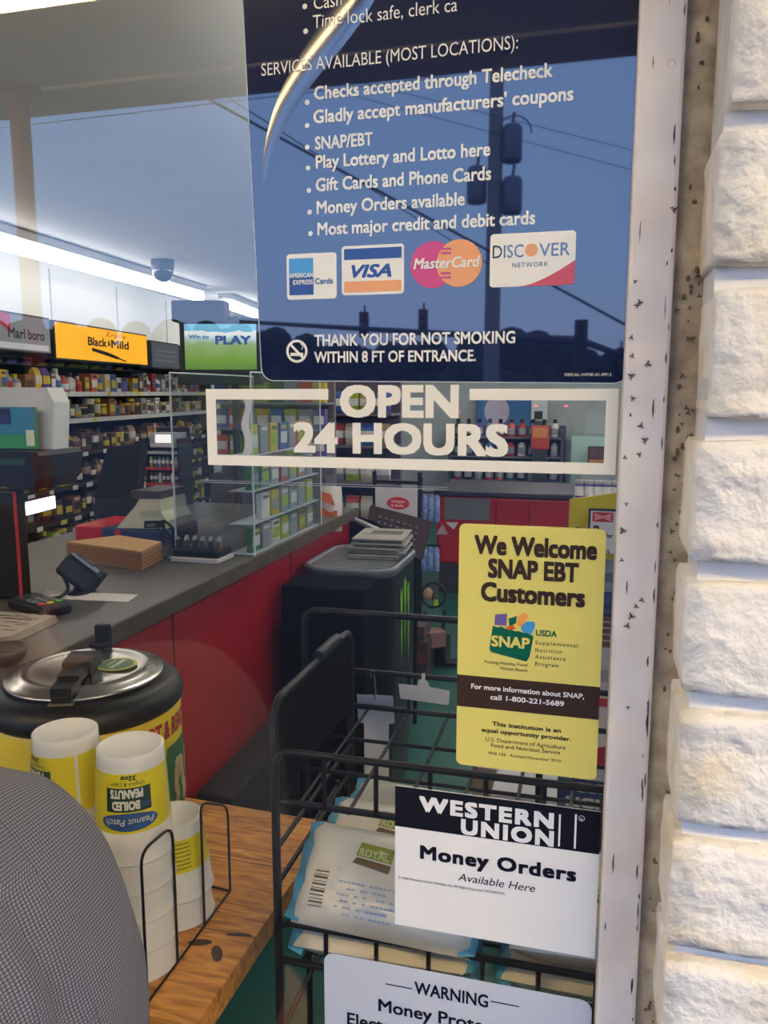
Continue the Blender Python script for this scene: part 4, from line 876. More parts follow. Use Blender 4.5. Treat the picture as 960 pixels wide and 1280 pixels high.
# clear display case
M_clear = pane_mat('clear_acrylic', .05, (.93, .95, .96)); M_white_edge = mat('case_edge', (196, 204, 206), .4)
cx0, cx1, cy0_, cy1, cz = -1.27, -1.002, 1.435, 2.055, 1.56
dc = thing('display_case', 'clear acrylic display case of small packs on the counter edge', 'case', ((cx0 + cx1) / 2, (cy0_ + cy1) / 2, 1.0))
MB().b2((cx1 - .004, cy0_, 1.001), (cx1, cy1, cz)).build('front_pane', M_clear, dc)
MB().b2((cx0, cy0_, 1.001), (cx1 - .0045, cy0_ + .004, cz)).build('end_pane', M_clear, dc)
MB().b2((cx0, cy1 - .004, 1.001), (cx1 - .0045, cy1, cz)).build('end_pane', M_clear, dc)
MB().b2((cx0, cy0_ + .0045, 1.001), (cx0 + .004, cy1 - .0045, cz)).build('back_pane', M_clear, dc)
k = MB()
for y in (cy0_, cy1):
    for x in (cx0, cx1): k.tube([(x, y, 1.001), (x, y, cz)], .0028, 0, 6)
for x in (cx0, cx1): k.tube([(x, cy0_, cz), (x, cy1, cz)], .0028, 0, 6)
k.build('polished_edge', M_white_edge, dc)
case_z = [1.004, 1.098, 1.20, 1.31]
for z in case_z: MB().b2((cx1 - .085, cy0_ + .006, z - .003), (cx1 - .006, cy1 - .006, z), 0).build('case_shelf', M_white_edge, dc)
rn = random.Random(8)
for j, z in enumerate(case_z):
    for i in range(7):
        if j == 1 and i == 0: continue
        c_ = [['green', 'silver', 'white', 'lime', 'silver', 'tan', 'silver'], ['brown', 'white', 'yellow', 'silver', 'silver', 'silver', 'lime'], ['green', 'teal', 'silver', 'red', 'silver', 'tan', 'silver'], ['lime', 'silver', 'yellow', 'blue', 'silver', 'coral', 'tan']][j][i]
        put('carton', (c_, ['white', 'lime', 'silver'][(i * 2 + j) % 3], ['yellow', 'white', 'green'][(i + j) % 3]), (.066, [.078, .082, .075, .09][j], .02), (cx1 - .028, cy0_ + .055 + .082 * i, z + .0006), 0, '%s pack, %s along the %s shelf of the clear case' % (c_, ordn(i), ['bottom', 'second', 'third', 'top'][j]), 'pack', 'packs in the clear display case', 'small_pack')
# pens and lighter tray before the case
a_, b_ = onZ(232, 694, 1.0), onZ(298, 694, 1.0)
t = thing('lighter_tray', 'low dark tray of lighters on a white base before the clear case', 'tray', ((a_.x + b_.x) / 2, a_.y, 1.0))
MB().b2((a_.x, 1.30, 1.0006), (b_.x, 1.41, 1.014), 0, .002).build('base', mat('tray_white', (196, 190, 182), .5), t)
MB().b2((a_.x + .004, 1.312, 1.0142), (b_.x - .004, 1.405, 1.036), 0, .004).build('tray', M_blackp, t)
k = MB(); rn = random.Random(2)
for i in range(11):
    x = a_.x + .012 + (b_.x - a_.x - .024) * i / 10
    q = MB().box((x, 1.335 + .03 * (i % 2), 1.049), (.009, .015, .026), 0, .002); q.box((x, 1.335 + .03 * (i % 2), 1.066), (.008, .011, .008), 1, .001)
    o = q.build('lighter', [[M_dark, gm('silver'), gm('brown'), M_blackp][i % 4], gm('silver')]); tag(o, 'small lighter standing %s along the dark tray' % ordn(i), 'lighter', 'lighters in the dark tray')
# ================================================================== THE AISLE
# black barrel cooler with newspapers on its lid
zt_ = .90
ccx, ccy, hw, hd = -.83, 2.02, .165, .215
t = thing('drink_cooler', 'black drinks cooler with a green claw mark, standing against the red counter', 'cooler', (ccx, ccy, 0))
def rr2(w, d, r, z, n=6):
    o = []
    for cx_, cyy, a in ((-w + r, -d + r, PI), (w - r, -d + r, 1.5 * PI), (w - r, d - r, 0), (-w + r, d - r, .5 * PI)): o += [(ccx + cx_ + r * math.cos(a + PI / 2 * k / n), ccy + cyy + r * math.sin(a + PI / 2 * k / n), z) for k in range(n + 1)]
    return o
def loft(mb, rings, m=0, cap0=True, cap1=True, smooth=True):
    n = len(rings[0]); vs = [p for r in rings for p in r]
    fs_ = [[i * n + k, i * n + (k + 1) % n, (i + 1) * n + (k + 1) % n, (i + 1) * n + k] for i in range(len(rings) - 1) for k in range(n)]
    mb.add(vs, fs_, m, smooth)
    if cap0: mb.add(rings[0], [list(range(n))[::-1]], m)
    if cap1: mb.add(rings[-1], [list(range(n))], m)
    return mb
k = MB(); loft(k, [rr2(hw * .86, hd * .86, .07, .001), rr2(hw * .9, hd * .9, .07, .03), rr2(hw, hd, .08, .50), rr2(hw, hd, .08, .86)]); k.build('body', M_blackp, t)
k = MB(); loft(k, [rr2(hw, hd, .08, .861), rr2(hw + .006, hd + .006, .085, .874), rr2(hw + .008, hd + .008, .085, .886), rr2(hw + .003, hd + .003, .08, .894), rr2(hw - .010, hd - .010, .07, .894), rr2(hw - .016, hd - .016, .06, .888)], cap0=False); k.build('rim', mat('rim_grey', (104, 108, 114), .3), t)
k = MB(); k.prism(rr2(hw - .018, hd - .018, .058, .8885), (0, 0, .004)); k.build('clear_lid', mat('lid_grey', (108, 112, 114), .2), t)
k = MB()
for j, (dy, tp, bt) in enumerate(((-.055, .80, .50), (0, .83, .55), (.055, .80, .47))):
    x = ccx + hw + .0012; y = ccy + dy
    k.sheet([(x, y - .020, tp), (x, y - .004, tp - .03), (x, y + .002, tp - .004), (x, y + .018, tp - .02), (x, y + .010, tp - .12), (x, y + .016, tp - .16), (x, y + .002, bt), (x, y - .008, tp - .17), (x, y - .003, tp - .13), (x, y - .014, tp - .08)], 0)
k.build('claw_mark', mat('claw_green', (140, 196, 40), .4, emit=0), t)
# stack of newspapers lying on the lid
rn = random.Random(4)
for i in range(9):
    c = Vector((ccx + .055 + rn.uniform(-.012, .012), ccy + .075 + rn.uniform(-.014, .014), .8935 + .0088 * i))
    R_ = Matrix.Rotation(.05 + rn.uniform(-.06, .06), 4, 'Z'); k = MB()
    k.box(c + Vector((0, 0, .004)), (.19, .23, .0078), 0, .0036, R_)
    k.box(c + Vector((0, -.02, .0081)), (.15, .006, .0004), 1, 0, R_); k.box(c + Vector((.01, .03, .0081)), (.12, .07, .0004), 1, 0, R_)
    o = k.build('newspaper', [mat('newsprint_pale', (160, 154, 146), .9, noise=.25, nscale=14), mat('news_ink', (90, 84, 80), .9)], origin=c); tag(o, 'folded newspaper lying %s from the bottom of the stack on the cooler' % ordn(i), 'newspaper', 'newspapers on the cooler')
# slanted wire newspaper rack behind the cooler
t = thing('magazine_rack', 'dark slanted newspaper rack with a pale bar behind the cooler', 'rack', (-.85, 2.75, 0))
def A_(px, py, y): return onY(px, py, y)
a_, b_, c_, d_ = A_(462, 634, 2.7), A_(540, 655, 2.7), A_(528, 700, 2.45), A_(455, 672, 2.45)
M_brownrack = mat('brown_rack', (44, 27, 25), .7, spec=.2)
k = MB(); k.prism([a_, b_, c_, d_], (0, .02, .008)); k.build('slanted_tray', M_brownrack, t)
k = MB()
for j in range(7):
    for i in range(4): q = d_.lerp(c_, .2 + .1 * j).lerp(a_.lerp(b_, .2 + .1 * j), .25 + .17 * i); k.ball((q.x, q.y - .012, q.z + .004), .008, 0, 4)
k.build('hook_dots', mat('hook_grey', (104, 96, 96), .5), t)
k = MB(); k.tube([A_(428, 642, 2.5), A_(510, 680, 2.35)], .011, 0, 8); k.build('pale_bar', mat('bar_pale', (186, 184, 184), .4, .4), t)
k = MB(); k.prism([A_(398, 668, 2.6), A_(430, 640, 2.6), A_(470, 652, 2.55), A_(500, 678, 2.5), A_(470, 690, 2.5)], (0, .03, -.01)); k.build('back_tray', M_blackp, t)
k = MB()
for px, y in ((462, 2.7), (520, 2.6), (502, 2.6)):
    q = A_(px, 680, y); k = MB(); k.tube([(q.x, q.y, .0012), (q.x, q.y, q.z)], .010, 0, 8); k.build('leg', M_black, t)
k = MB(); q1_, q2_ = A_(462, 680, 2.7), A_(520, 680, 2.6)
for z in (.12, .3, .5): k.tube([(q1_.x, q1_.y, z), (q2_.x, q2_.y, z)], .007, 0, 6)
for j in range(7): q = q1_.lerp(q2_, j / 6); k.tube([(q.x, q.y, .12), (q.x, q.y, .5)], .003, 0, 5)
k.build('wire_basket', M_black, t)
MAG = t
# snack bag beside the clear case, small print newspaper under it
q = A_(414, 640, 2.3); t = thing('snack_bag', 'orange and white snack bag standing beyond the clear display case', 'bag', (q.x, q.y, 1.0))
x0, x1, z1 = A_(402, 640, 2.3).x, A_(427, 640, 2.3).x, A_(415, 608, 2.3).z; z0 = A_(415, 664, 2.3).z
k = MB(); vs = []; n = 8
for i in range(n + 1):
    f_ = i / n; z = z0 + (z1 - z0) * f_; tk = .028 * math.sin(PI * f_) ** .7 + .001
    vs += [[(x0 + .004 * math.sin(f_ * 9), 2.3 - tk * .3, z), ((x0 + x1) / 2, 2.3 - tk, z), (x1, 2.3 - tk * .3, z), (x1, 2.3 + tk * .3, z), ((x0 + x1) / 2, 2.3 + tk, z), (x0, 2.3 + tk * .3, z)]]
loft(k, vs); k.build('pouch_body', mat('bag_white', (214, 206, 200), .4), t)
k = MB(); fx = lambda u: x0 + (x1 - x0) * u; fz = lambda v: z0 + (z1 - z0) * v
k.sheet([(fx(.1), 2.268, fz(.25)), (fx(.9), 2.268, fz(.2)), (fx(.92), 2.268, fz(.5)), (fx(.5), 2.266, fz(.45)), (fx(.1), 2.268, fz(.58))]); k.sheet([(fx(.1), 2.268, fz(.7)), (fx(.8), 2.268, fz(.6)), (fx(.6), 2.27, fz(.85)), (fx(.1), 2.27, fz(.9))]); k.build('bag_print', mat('bag_orange', (214, 110, 58), .4), t)
k = MB(); k.prism([(fx(-.1), 2.25, z0 - .004), (fx(1.05), 2.25, z0 - .004), (fx(1.05), 2.35, z0 - .004), (fx(-.1), 2.35, z0 - .004)], (0, 0, 1.0005 - z0 + .004 if z0 > 1.0005 else -.01))
if z0 > 1.005: tag(k.build('bag_stand', mat('pale_box', (168, 178, 196), .6)), 'low pale box carrying the snack bag', 'box')
# poster board with a red oval on a black frame
q = A_(496, 632, 3.3); t = thing('poster_stand', 'white board with a red oval on a black frame behind the cooler', 'sign', (q.x, q.y, 0))
x0, x1, z0, z1 = A_(469, 640, 3.3).x, A_(522, 640, 3.3).x, A_(496, 655, 3.3).z, A_(496, 610, 3.3).z
MB().b2((x0, 3.3, z0), (x1, 3.315, z1), 0, .002).build('board', mat('board_white', (190, 188, 192), .6), t)
k = MB(); cxo = (x0 + x1) / 2 + .01; czo = z0 + (z1 - z0) * .58
k.sheet([(cxo + .062 * math.cos(2 * PI * i / 28), 3.2985, czo + .034 * math.sin(2 * PI * i / 28)) for i in range(28)]); k.build('red_oval', mat('oval_red', (190, 40, 58), .5), t)
k = MB(); k.text('Unique', lambda u, v: (cxo - .035 + u, 3.2975, czo + .004 + v), .07, .015, .02); k.text('& Smile', lambda u, v: (cxo - .038 + u, 3.2975, czo - .019 + v), .07, .015, .02); k.build('lettering', mat('oval_text', (226, 196, 200), .5), t)
zf = A_(496, 590, 3.3).z
for x in (x0 - .006, x1 + .008): MB().tube([(x, 3.31, .001), (x, 3.31, zf)], .012, 0, 8).build('post', M_black, t)
MB().tube([(x0 - .006, 3.31, z1 + .03), (x1 + .008, 3.31, z1 + .03)], .009, 0, 6).build('crossbar', M_black, t)
MB().b2((x0 - .03, 3.27, 0), (x1 + .03, 3.36, .018)).build('foot_plate', M_black, t)
# blue packs hanging in two bunches from a black pole
q = A_(530, 660, 3.6); t = thing('display_pole', 'thin black display pole with side hooks near the red freezer', 'pole', (A_(524, 660, 3.6).x, 3.6, 0))
xq = A_(525, 660, 3.6).x; MB().tube([(xq, 3.6, .001), (xq, 3.6, A_(525, 596, 3.6).z)], .014, 0, 8).build('post', M_black, t); MB().lathe([(0, 0), (.12, 0), (.12, .012), (.02, .02)], (xq, 3.6, .001), 0, 20).build('base', M_black, t)
k = MB(); zs_ = [A_(535, 616, 3.6).z, A_(535, 682, 3.6).z]
for z in zs_: k.tube([(xq, 3.6, z), (xq + .13, 3.57, z + .01)], .005, 0, 6)
k.build('hook_arm', M_black, t)
for j, (py0, py1) in enumerate(((618, 652), (683, 714))):
    for i in range(3):
        z0, z1 = A_(540, py1, 3.58).z, A_(540, py0, 3.58).z; x = xq + .032 + .036 * i; k = MB()
        loft(k, [[(x + w * math.cos(a), 3.575 - .004 * i + .6 * w * math.sin(a), z0 + (z1 - z0) * f_) for a in [2 * PI * m_ / 10 for m_ in range(10)]] for f_, w in ((0, .006), (.05, .016), (.4, .017), (.5, .014), (.62, .017), (.92, .014), (1, .005))])
        o = k.build('blue_pack', mat('pack_blue', (64, 96, 168), .35, noise=.4, nscale=60, rgb2=(150, 170, 214))); tag(o, 'blue pack hanging %s from the pole on its %s hook' % (ordn(i), ['upper', 'lower'][j]), 'pack', 'blue packs on the black pole')
# red chest freezer with grey panel
yf = 5.0; x0, x1 = A_(545, 690, yf).x, A_(712, 690, yf).x; z1 = A_(600, 616, yf).z; z0 = A_(600, 707, yf).z
t = thing('chest_freezer', 'long red chest cooler with a grey window panel on a dark base', 'freezer', ((x0 + x1) / 2, yf + .35, 0))
MB().b2((x0, yf, z0), (x1, yf + .7, z1 - .03), 0, .02).build('body', mat('freezer_red', (176, 34, 44), .4), t)
MB().b2((x0 - .02, yf - .02, z1 - .029), (x1 + .02, yf + .72, z1 + .01), 0, .01).build('lid', mat('freezer_lid', (56, 52, 60), .5), t)
MB().b2((x0 + .02, yf + .03, .001), (x1 - .02, yf + .68, z0 - .0005)).build('base', M_dark, t)
a_, b_ = A_(556, 622, yf), A_(612, 651, yf); MB().b2((a_.x, yf - .006, b_.z), (b_.x, yf - .0005, a_.z)).build('window_panel', mat('freezer_grey', (116, 118, 122), .3), t)
k = MB(); k.prism([A_(557, 653, yf - .004), A_(573, 653, yf - .004), A_(567, 662, yf - .004)], (0, .003, 0)); k.build('white_flag', mat('flag_white', (214, 208, 208), .5), t)
k = MB(); k.prism([A_(545, 668, yf - .004), A_(553, 655, yf - .004), A_(560, 668, yf - .004)], (0, .003, 0)); k.build('white_flag', mat('flag_rose', (190, 160, 162), .5), t)
for px, z_ in ((620, 0), (662, 0)):
    k = MB(); q = A_(px, 640, yf); k.b2((q.x - .003, yf - .004, z0 + .02), (q.x + .003, yf - .0005, z1 - .05)); k.build('panel_seam', mat('seam_dark', (70, 10, 16), .6), t)
# hand cart with a hoop, and a wrapped bundle on it
t = thing('hand_cart', 'black folding hand cart with a round hoop beyond the wire rack', 'cart', (-.95, 3.6, 0))
q = A_(542, 744, 3.5); k = MB(); k.tube(arc(q, .068, 0, 2 * PI, 30, (1, 0, 0), (0, .3, .95))[:-1], .0075, 0, 7, True); k.build('hoop', M_black, t)
k = MB(); k.tube([A_(531, 765, 3.5), A_(535, 785, 3.45), A_(538, 830, 3.4), (A_(538, 830, 3.4).x, 3.4, .10)], .011, 0, 7); k.tube([A_(556, 762, 3.5), A_(552, 800, 3.45), A_(545, 840, 3.4), (A_(545, 840, 3.4).x, 3.4, .10)], .011, 0, 7); k.build('frame', M_black, t)
for sx_ in (-.07, .07): qx = A_(540, 840, 3.4).x + sx_; MB().tube([(qx - .015, 3.42, .0905), (qx + .015, 3.42, .0905)], .09, 0, 18).build('wheel', M_blackp, t)
MB().b2((A_(540, 840, 3.4).x - .14, 3.37, .018), (A_(540, 840, 3.4).x + .14, 3.45, .03)).build('toe_plate', M_black, t)
q = A_(536, 744, 3.5); k = MB(); k.ball((q.x - .01, q.y + .015, q.z + .004), (.032, .02, .036), 0, 7); k.ball((q.x + .03, q.y + .02, q.z - .01), (.02, .02, .03), 1, 6); tag(k.build('paper_wad', [mat('wad_tan', (170, 144, 108), .8), mat('wad_dark', (70, 58, 52), .8)]), 'crumpled tan wad held inside the round hoop', 'paper')
q = A_(545, 755, 3.48); k = MB(); k.b2((q.x - .012, q.y, q.z - .03), (q.x + .012, q.y + .006, q.z + .024)); tag(k.build('green_tag', mat('tag_lime', (166, 196, 60), .5)), 'lime green tag hanging inside the round hoop', 'tag')
for i, (pa, pb, y, cl, lb) in enumerate((((503, 800), (534, 840), 3.18, (60, 46, 46), 'dark red crate standing before the hand cart, lower of two'), ((505, 782), (530, 801), 3.18, (74, 58, 60), 'dark maroon box standing before the hand cart, upper of two'))):
    a_, b_ = A_(*pa, y), A_(*pb, y); z0 = .001 if i == 0 else A_(503, 800, 3.18).z + .0008
    t = thing('crate', lb, 'crate', ((a_.x + b_.x) / 2, y, z0)); MB().b2((a_.x, y, z0), (b_.x, y + .18, a_.z), 0, .006).build('body', mat('crate_%d' % i, cl, .6), t)
    k = MB(); k.b2((a_.x + .01, y - .003, z0 + (a_.z - z0) * .4), (b_.x - .01, y - .0004, z0 + (a_.z - z0) * .7)); k.build('label_band', mat('crate_band', (96, 50, 52), .6), t)
q = A_(543, 797, 3.36); k = MB(); k.box(q, (.10, .10, .085), 0, .004, .6); tag(k.build('small_carton', mat('rose_carton', (132, 96, 88), .7)), 'small rose brown carton strapped on the hand cart', 'carton')
k = MB(); P = [A_(498, 738, 2.9), A_(508, 752, 2.9), A_(507, 764, 2.9), A_(497, 764, 2.9)]; k.prism(P, (0, .003, 0)); k.build('price_card', mat('card_pale', (196, 204, 186), .6), MAG)

# added black block for the front of the cooler; low step against the counter
t = thing('floor_cabinet', 'plain black cabinet against the red counter in front of the drinks cooler', 'cabinet', (-.84, 1.69, 0))
MB().b2((-.988, 1.60, .03), (-.70, 1.79, .872), 0, .008).build('body', mat('matt_black_board', (10, 10, 11), .9, spec=.1), t); MB().b2((-.975, 1.615, .001), (-.715, 1.78, .0295)).build('plinth', M_black, t); k = MB(); k.b2((-.985, 1.597, .44), (-.703, 1.5995, .446)); k.build('door_gap', mat('matt_black_board', (10, 10, 11), .9, spec=.1), t)
t = thing('low_step', 'low dark step box at the foot of the red counter behind the table', 'box', (-.94, 1.25, 0))
MB().b2((-.99, .99, .02), (-.885, 1.50, .45), 0, .006).build('body', mat('step_charcoal', (26, 27, 29), .7, spec=.2), t); MB().b2((-.98, 1.0, .001), (-.895, 1.49, .0195)).build('feet_strip', M_black, t)
# ================================================================== WIRE RACK BY THE PANE
RX0, RX1, RY0, RY1 = -.383, .235, .10, .43
M_wire_ = mat('rack_black_wire', (16, 16, 18), .45, noise=.3, nscale=60, spec=.35)
rk = thing('wire_rack', 'black wire display rack close behind the pane', 'rack', (-.08, .26, 0))
for x in (RX0, RX1):
    k = MB(); k.tube(rounded([(x, RY0, .001), (x, RY0, 1.11), (x, RY1, 1.11), (x, RY1, .001)], .03), .0058, 0, 10); o = k.build('side_frame', M_wire_, rk)
    k = MB()
    for z in (.86, .91, .64, .45): k.tube([(x, RY0, z), (x, RY1, z)], .0036, 0, 6)
    k.build('side_rods', M_wire_, o)
    k = MB(); k.b2((x - .0012, RY0 + .008, .975), (x + .0012, RY1 - .008, 1.10)); k.build('side_panel', mat('matt_black_board', (10, 10, 11), .9, spec=.1), o) if x == RX0 else None
k = MB(); k.tube(rounded([(RX0 + .0, .27, 1.1165), (RX0 + .0, .36, 1.1165)], .0), .0085, 0, 8); k.build('hinge_sleeve', M_black, rk)
def wire_shelf(z, front, step=.068):
    k = MB(); k.tube([(RX0, RY0, z), (RX1, RY0, z)], .0046, 0, 8); k.tube([(RX0, RY1, z), (RX1, RY1, z)], .0046, 0, 8)
    o = k.build('shelf', M_wire_, rk)
    k = MB(); k.tube(rounded([(RX0 + .004, RY0 - .006, z), (RX0 + .004, RY0 - .006, front), (RX1 - .004, RY0 - .006, front), (RX1 - .004, RY0 - .006, z)], .02), .0046, 0, 8)
    x = RX0 + .068
    while x < RX1 - .02: k.tube([(x, RY0 - .004, z), (x, RY0 - .004, front)], .0034, 0, 6); x += step
    k.build('front_fence', M_wire_, o)
    k = MB(); x = RX0 + .03
    while x < RX1: k.tube([(x, RY0, z - .004), (x, RY1, z - .004)], .0026, 0, 6); x += step
    for y in (RY0 + .11, RY0 + .22): k.tube([(RX0, y, z - .008), (RX1, y, z - .008)], .003, 0, 6)
    k.build('slats', M_wire_, o); return o
o = wire_shelf(.978, 1.05)
k = MB(); k.tube([(RX0, RY1, 1.04), (RX1, RY1, 1.04)], .0046, 0, 8)
x = RX0 + .10
while x < RX1: k.tube([(x, RY1, .978), (x, RY1, 1.04)], .0032, 0, 6); x += .068 * 1.35
k.build('rear_fence', M_wire_, o)
wire_shelf(.752, .812); wire_shelf(.50, .56); wire_shelf(.22, .28)
# second rack behind
t = thing('wire_rack', 'second black wire rack standing behind the first, with a tall rear hoop', 'rack', (-.2, .72, 0))
hx0, hz = -.536, 1.083
k = MB(); k.tube(rounded([(hx0, .62, .001), (hx0, .62, hz), (-.078, .62, hz + .001), (-.078, .62, .001)], .03), .0065, 0, 10); k.build('hoop', M_wire_, t)
k = MB()
for z in (.35, .62): k.tube([(hx0, .62, z), (-.078, .62, z)], .004, 0, 6); k.tube([(hx0, .82, z), (-.078, .82, z)], .004, 0, 6); k.tube([(hx0, .62, z), (hx0, .82, z)], .004, 0, 6); k.tube([(-.078, .62, z), (-.078, .82, z)], .004, 0, 6)
for x in (hx0, -.078): k.tube([(x, .82, .001), (x, .82, .63)], .0055, 0, 8)
k.build('lower_shelves', M_wire_, t)
# hanging white strip and white clip card on the rear bar
k = MB(); P = [(446, 868), (491, 870), (493, 904), (486, 905), (486, 1003), (456, 1000), (455, 904), (448, 903)]; k.prism([onY(px, py, RY1 + .008) for px, py in P], (0, .0012, 0)); t = k.build('hang_strip', mat('strip_white', (208, 206, 206), .6)); tag(t, 'blank white hanging strip hooked on the rear bar of the wire rack', 'tag')
k = MB(); q = onY(469, 874, RY1 + .0075); k.tube([(q.x, q.y - .001, q.z), (q.x + .001, RY1 + .006, q.z + .02), (q.x, RY1 - .004, 1.044), (q.x - .004, RY1 - .007, 1.048), (q.x - .004, RY1 - .007, 1.034)], .0013, 0, 6); k.build('wire_hook', mat('bright_wire', (170, 172, 176), .25, .8), t)
k = MB(); k.prism([onY(px, py, RY1 - .010) for px, py in ((498, 855), (522, 857), (523, 851), (527, 849), (527, 842), (531, 842), (531, 850), (535, 853), (537, 859), (562, 864), (561, 881), (556, 881), (500, 873))], (0, .0012, 0)); tag(k.build('clip_card', mat('strip_white', (208, 206, 206), .6)), 'blank white clip card hung on the rear bar of the wire rack', 'card')

# wipes packs
M_pack = mat('wipes_pack_film', (226, 220, 204), .2, noise=.06, nscale=18, bump=.7, bscale=26); M_aqua = mat('aqua_seal', (88, 168, 206), .25)
M_pgreen = mat('logo_green', (140, 156, 60), .4); M_pbrown = mat('logo_brown', (104, 84, 56), .5); M_pink_ = mat('faded_blue_print', (166, 180, 196), .5); M_bar = mat('barcode_ink', (86, 80, 74), .6)
def make_pack(L, D, T, detail, seed):
    """pillow pack lying flat: length along x, depth y, thickness z, base at z = 0"""
    t = thing('wipes_pack', 'clear white pack of wipes', 'pack'); r = random.Random(seed)
    nx, ny = 22, 12
    def top(u, v):
        e_ = max(0, 1 - abs(u) ** 6) ** .5 * max(0, 1 - abs(v) ** 5) ** .5
        return T / 2 + T / 2 * e_ + .0018 * e_ * math.sin(u * 9 + seed) * math.sin(v * 7 + seed * 2)
    vs = []; 
    for j in range(ny + 1):
        for i in range(nx + 1): u = -1 + 2 * i / nx; v = -1 + 2 * j / ny; vs.append((u * L / 2, v * D / 2, top(u, v)))
    nb = len(vs)
    for j in range(ny + 1):
        for i in range(nx + 1): u = -1 + 2 * i / nx; v = -1 + 2 * j / ny; e_ = max(0, 1 - abs(u) ** 6) ** .5 * max(0, 1 - abs(v) ** 5) ** .5; vs.append((u * L / 2, v * D / 2, T / 2 - T / 2 * e_))
    fs_ = []
    for j in range(ny):
        for i in range(nx):
            a = j * (nx + 1) + i; fs_ += [[a, a + 1, a + nx + 2, a + nx + 1], [nb + a, nb + a + nx + 1, nb + a + nx + 2, nb + a + 1]]
    k = MB(); k.add(vs, fs_, 0, True); k.build('film', M_pack, t)
    for s_ in (-1, 1):
        k = MB(); pts = []
        for i in range(9): y = -D / 2 + D * i / 8; pts.append(y)
        vs = []
        for i, y in enumerate(pts): z = T / 2 + .006 * math.sin(i * 2.1 + seed); vs += [(s_ * (L / 2 - .012), y, z + .010 * (1 - abs(y) / D * 2) + .004), (s_ * (L / 2 + .008), y * .94, z + r.uniform(-.004, .006)), (s_ * (L / 2 - .012), y, z - .006), (s_ * (L / 2 + .008), y * .94, z - .0015)]
        f2 = []
        for i in range(8): a = i * 4; f2 += [[a, a + 4, a + 5, a + 1], [a + 2, a + 3, a + 7, a + 6], [a + 1, a + 5, a + 7, a + 3]]
        k.add(vs, f2, 0, True); k.build('crimped_end', M_aqua, t)
    def on(u, v): return Vector((u, v, top(2 * u / L, 2 * v / D) + .0012))
    k = MB()
    for j, w in enumerate((.001, .002, .001, .0015, .003, .001, .0022, .001, .0028, .001, .0016)):      # barcode
        y = -.045 + .0042 * j * 1; k.add([on(-L * .40, y), on(-L * .40 + .020, y), on(-L * .40 + .020, y + w), on(-L * .40, y + w)], [[0, 1, 2, 3]], 0)
    k.build('barcode', M_bar, t)
    if detail:
        k = MB(); x0, y0 = -.040, .026
        k.add([on(x0 - .004, y0 - .002), on(x0 + .046, y0 - .006), on(x0 + .048, y0 + .012), on(x0, y0 + .016)], [[0, 1, 2, 3]], 0)
        k.add([on(x0 - .006, y0 - .012), on(x0 + .044, y0 - .018), on(x0 + .046, y0 - .008), on(x0 - .002, y0 - .004)], [[0, 1, 2, 3]], 1)
        k.text('ROYAL', lambda u, v: on(x0 + u, y0 - .001 - u * .06 + v) + Vector((0, 0, .0004)), .042, .010, .02, m=2); k.build('logo', [M_pgreen, M_pbrown, mat('logo_cream', (206, 208, 150), .5)], t)
        k = MB()
        for j in range(6):
            y = -.012 - .0075 * j; x = -.058 + .006 * (j % 2); w = r.uniform(.07, .10)
            n_ = int(w / .006)
            for i in range(n_):
                if r.random() < .8: a = x + .006 * i; k.add([on(a, y), on(a + .0048, y), on(a + .0048, y + .0026), on(a, y + .0026)], [[0, 1, 2, 3]], 0)
        c0 = on(-.066, .002)
        for i in range(3):
            a0 = i * 2.09; k.add([on(-.062 + .004 * math.cos(a0 + b) * q_, .004 + .004 * math.sin(a0 + b) * q_) for b, q_ in ((0, 1), (1.4, 1), (1.4, .6), (0, .6))], [[0, 1, 2, 3]], 0)
        k.build('fine_print', M_pink_, t)
    return t
PG = 'wipes packs on the wire rack shelf'
def place_pack(t, loc, rx, rz, label, first=False):
    o = t if first else dup(t, loc)
    o.location = loc; o.rotation_euler = (rx, 0, rz); o['label'] = label; o['group'] = PG; return o
pA = make_pack(.235, .130, .050, True, 2); pB = make_pack(.235, .145, .043, False, 5)
zsf = .7575
place_pack(pB, (-.245, .170, zsf), 0, .02, 'white wipes pack lying flat under the leaning packs, behind the front fence', True)
place_pack(pB, (.03, .175, zsf), 0, -.02, 'white wipes pack lying flat under the money order decal, second along the shelf')
place_pack(pB, (-.24, .33, zsf), 0, .0, 'white wipes pack lying flat at the rear of the shelf under the stack')
place_pack(pB, (.03, .335, zsf), 0, .0, 'white wipes pack lying flat at the rear of the shelf beside the brick pier')
place_pack(pA, (-.240, .148, zsf + .087), .76, -.05, 'wipes pack with green logo and barcode leaning over the front fence', True)
place_pack(pA, (-.228, .212, zsf + .092), .70, -.06, 'second wipes pack with a logo, behind the leaning one')
place_pack(pA, (-.215, .272, zsf + .094), .62, -.08, 'rear leaning wipes pack, its top edge just under the rack shelf')
place_pack(pA, (.035, .170, zsf + .0445), 0, .05, 'wipes pack with a logo lying on another behind the money order decal')

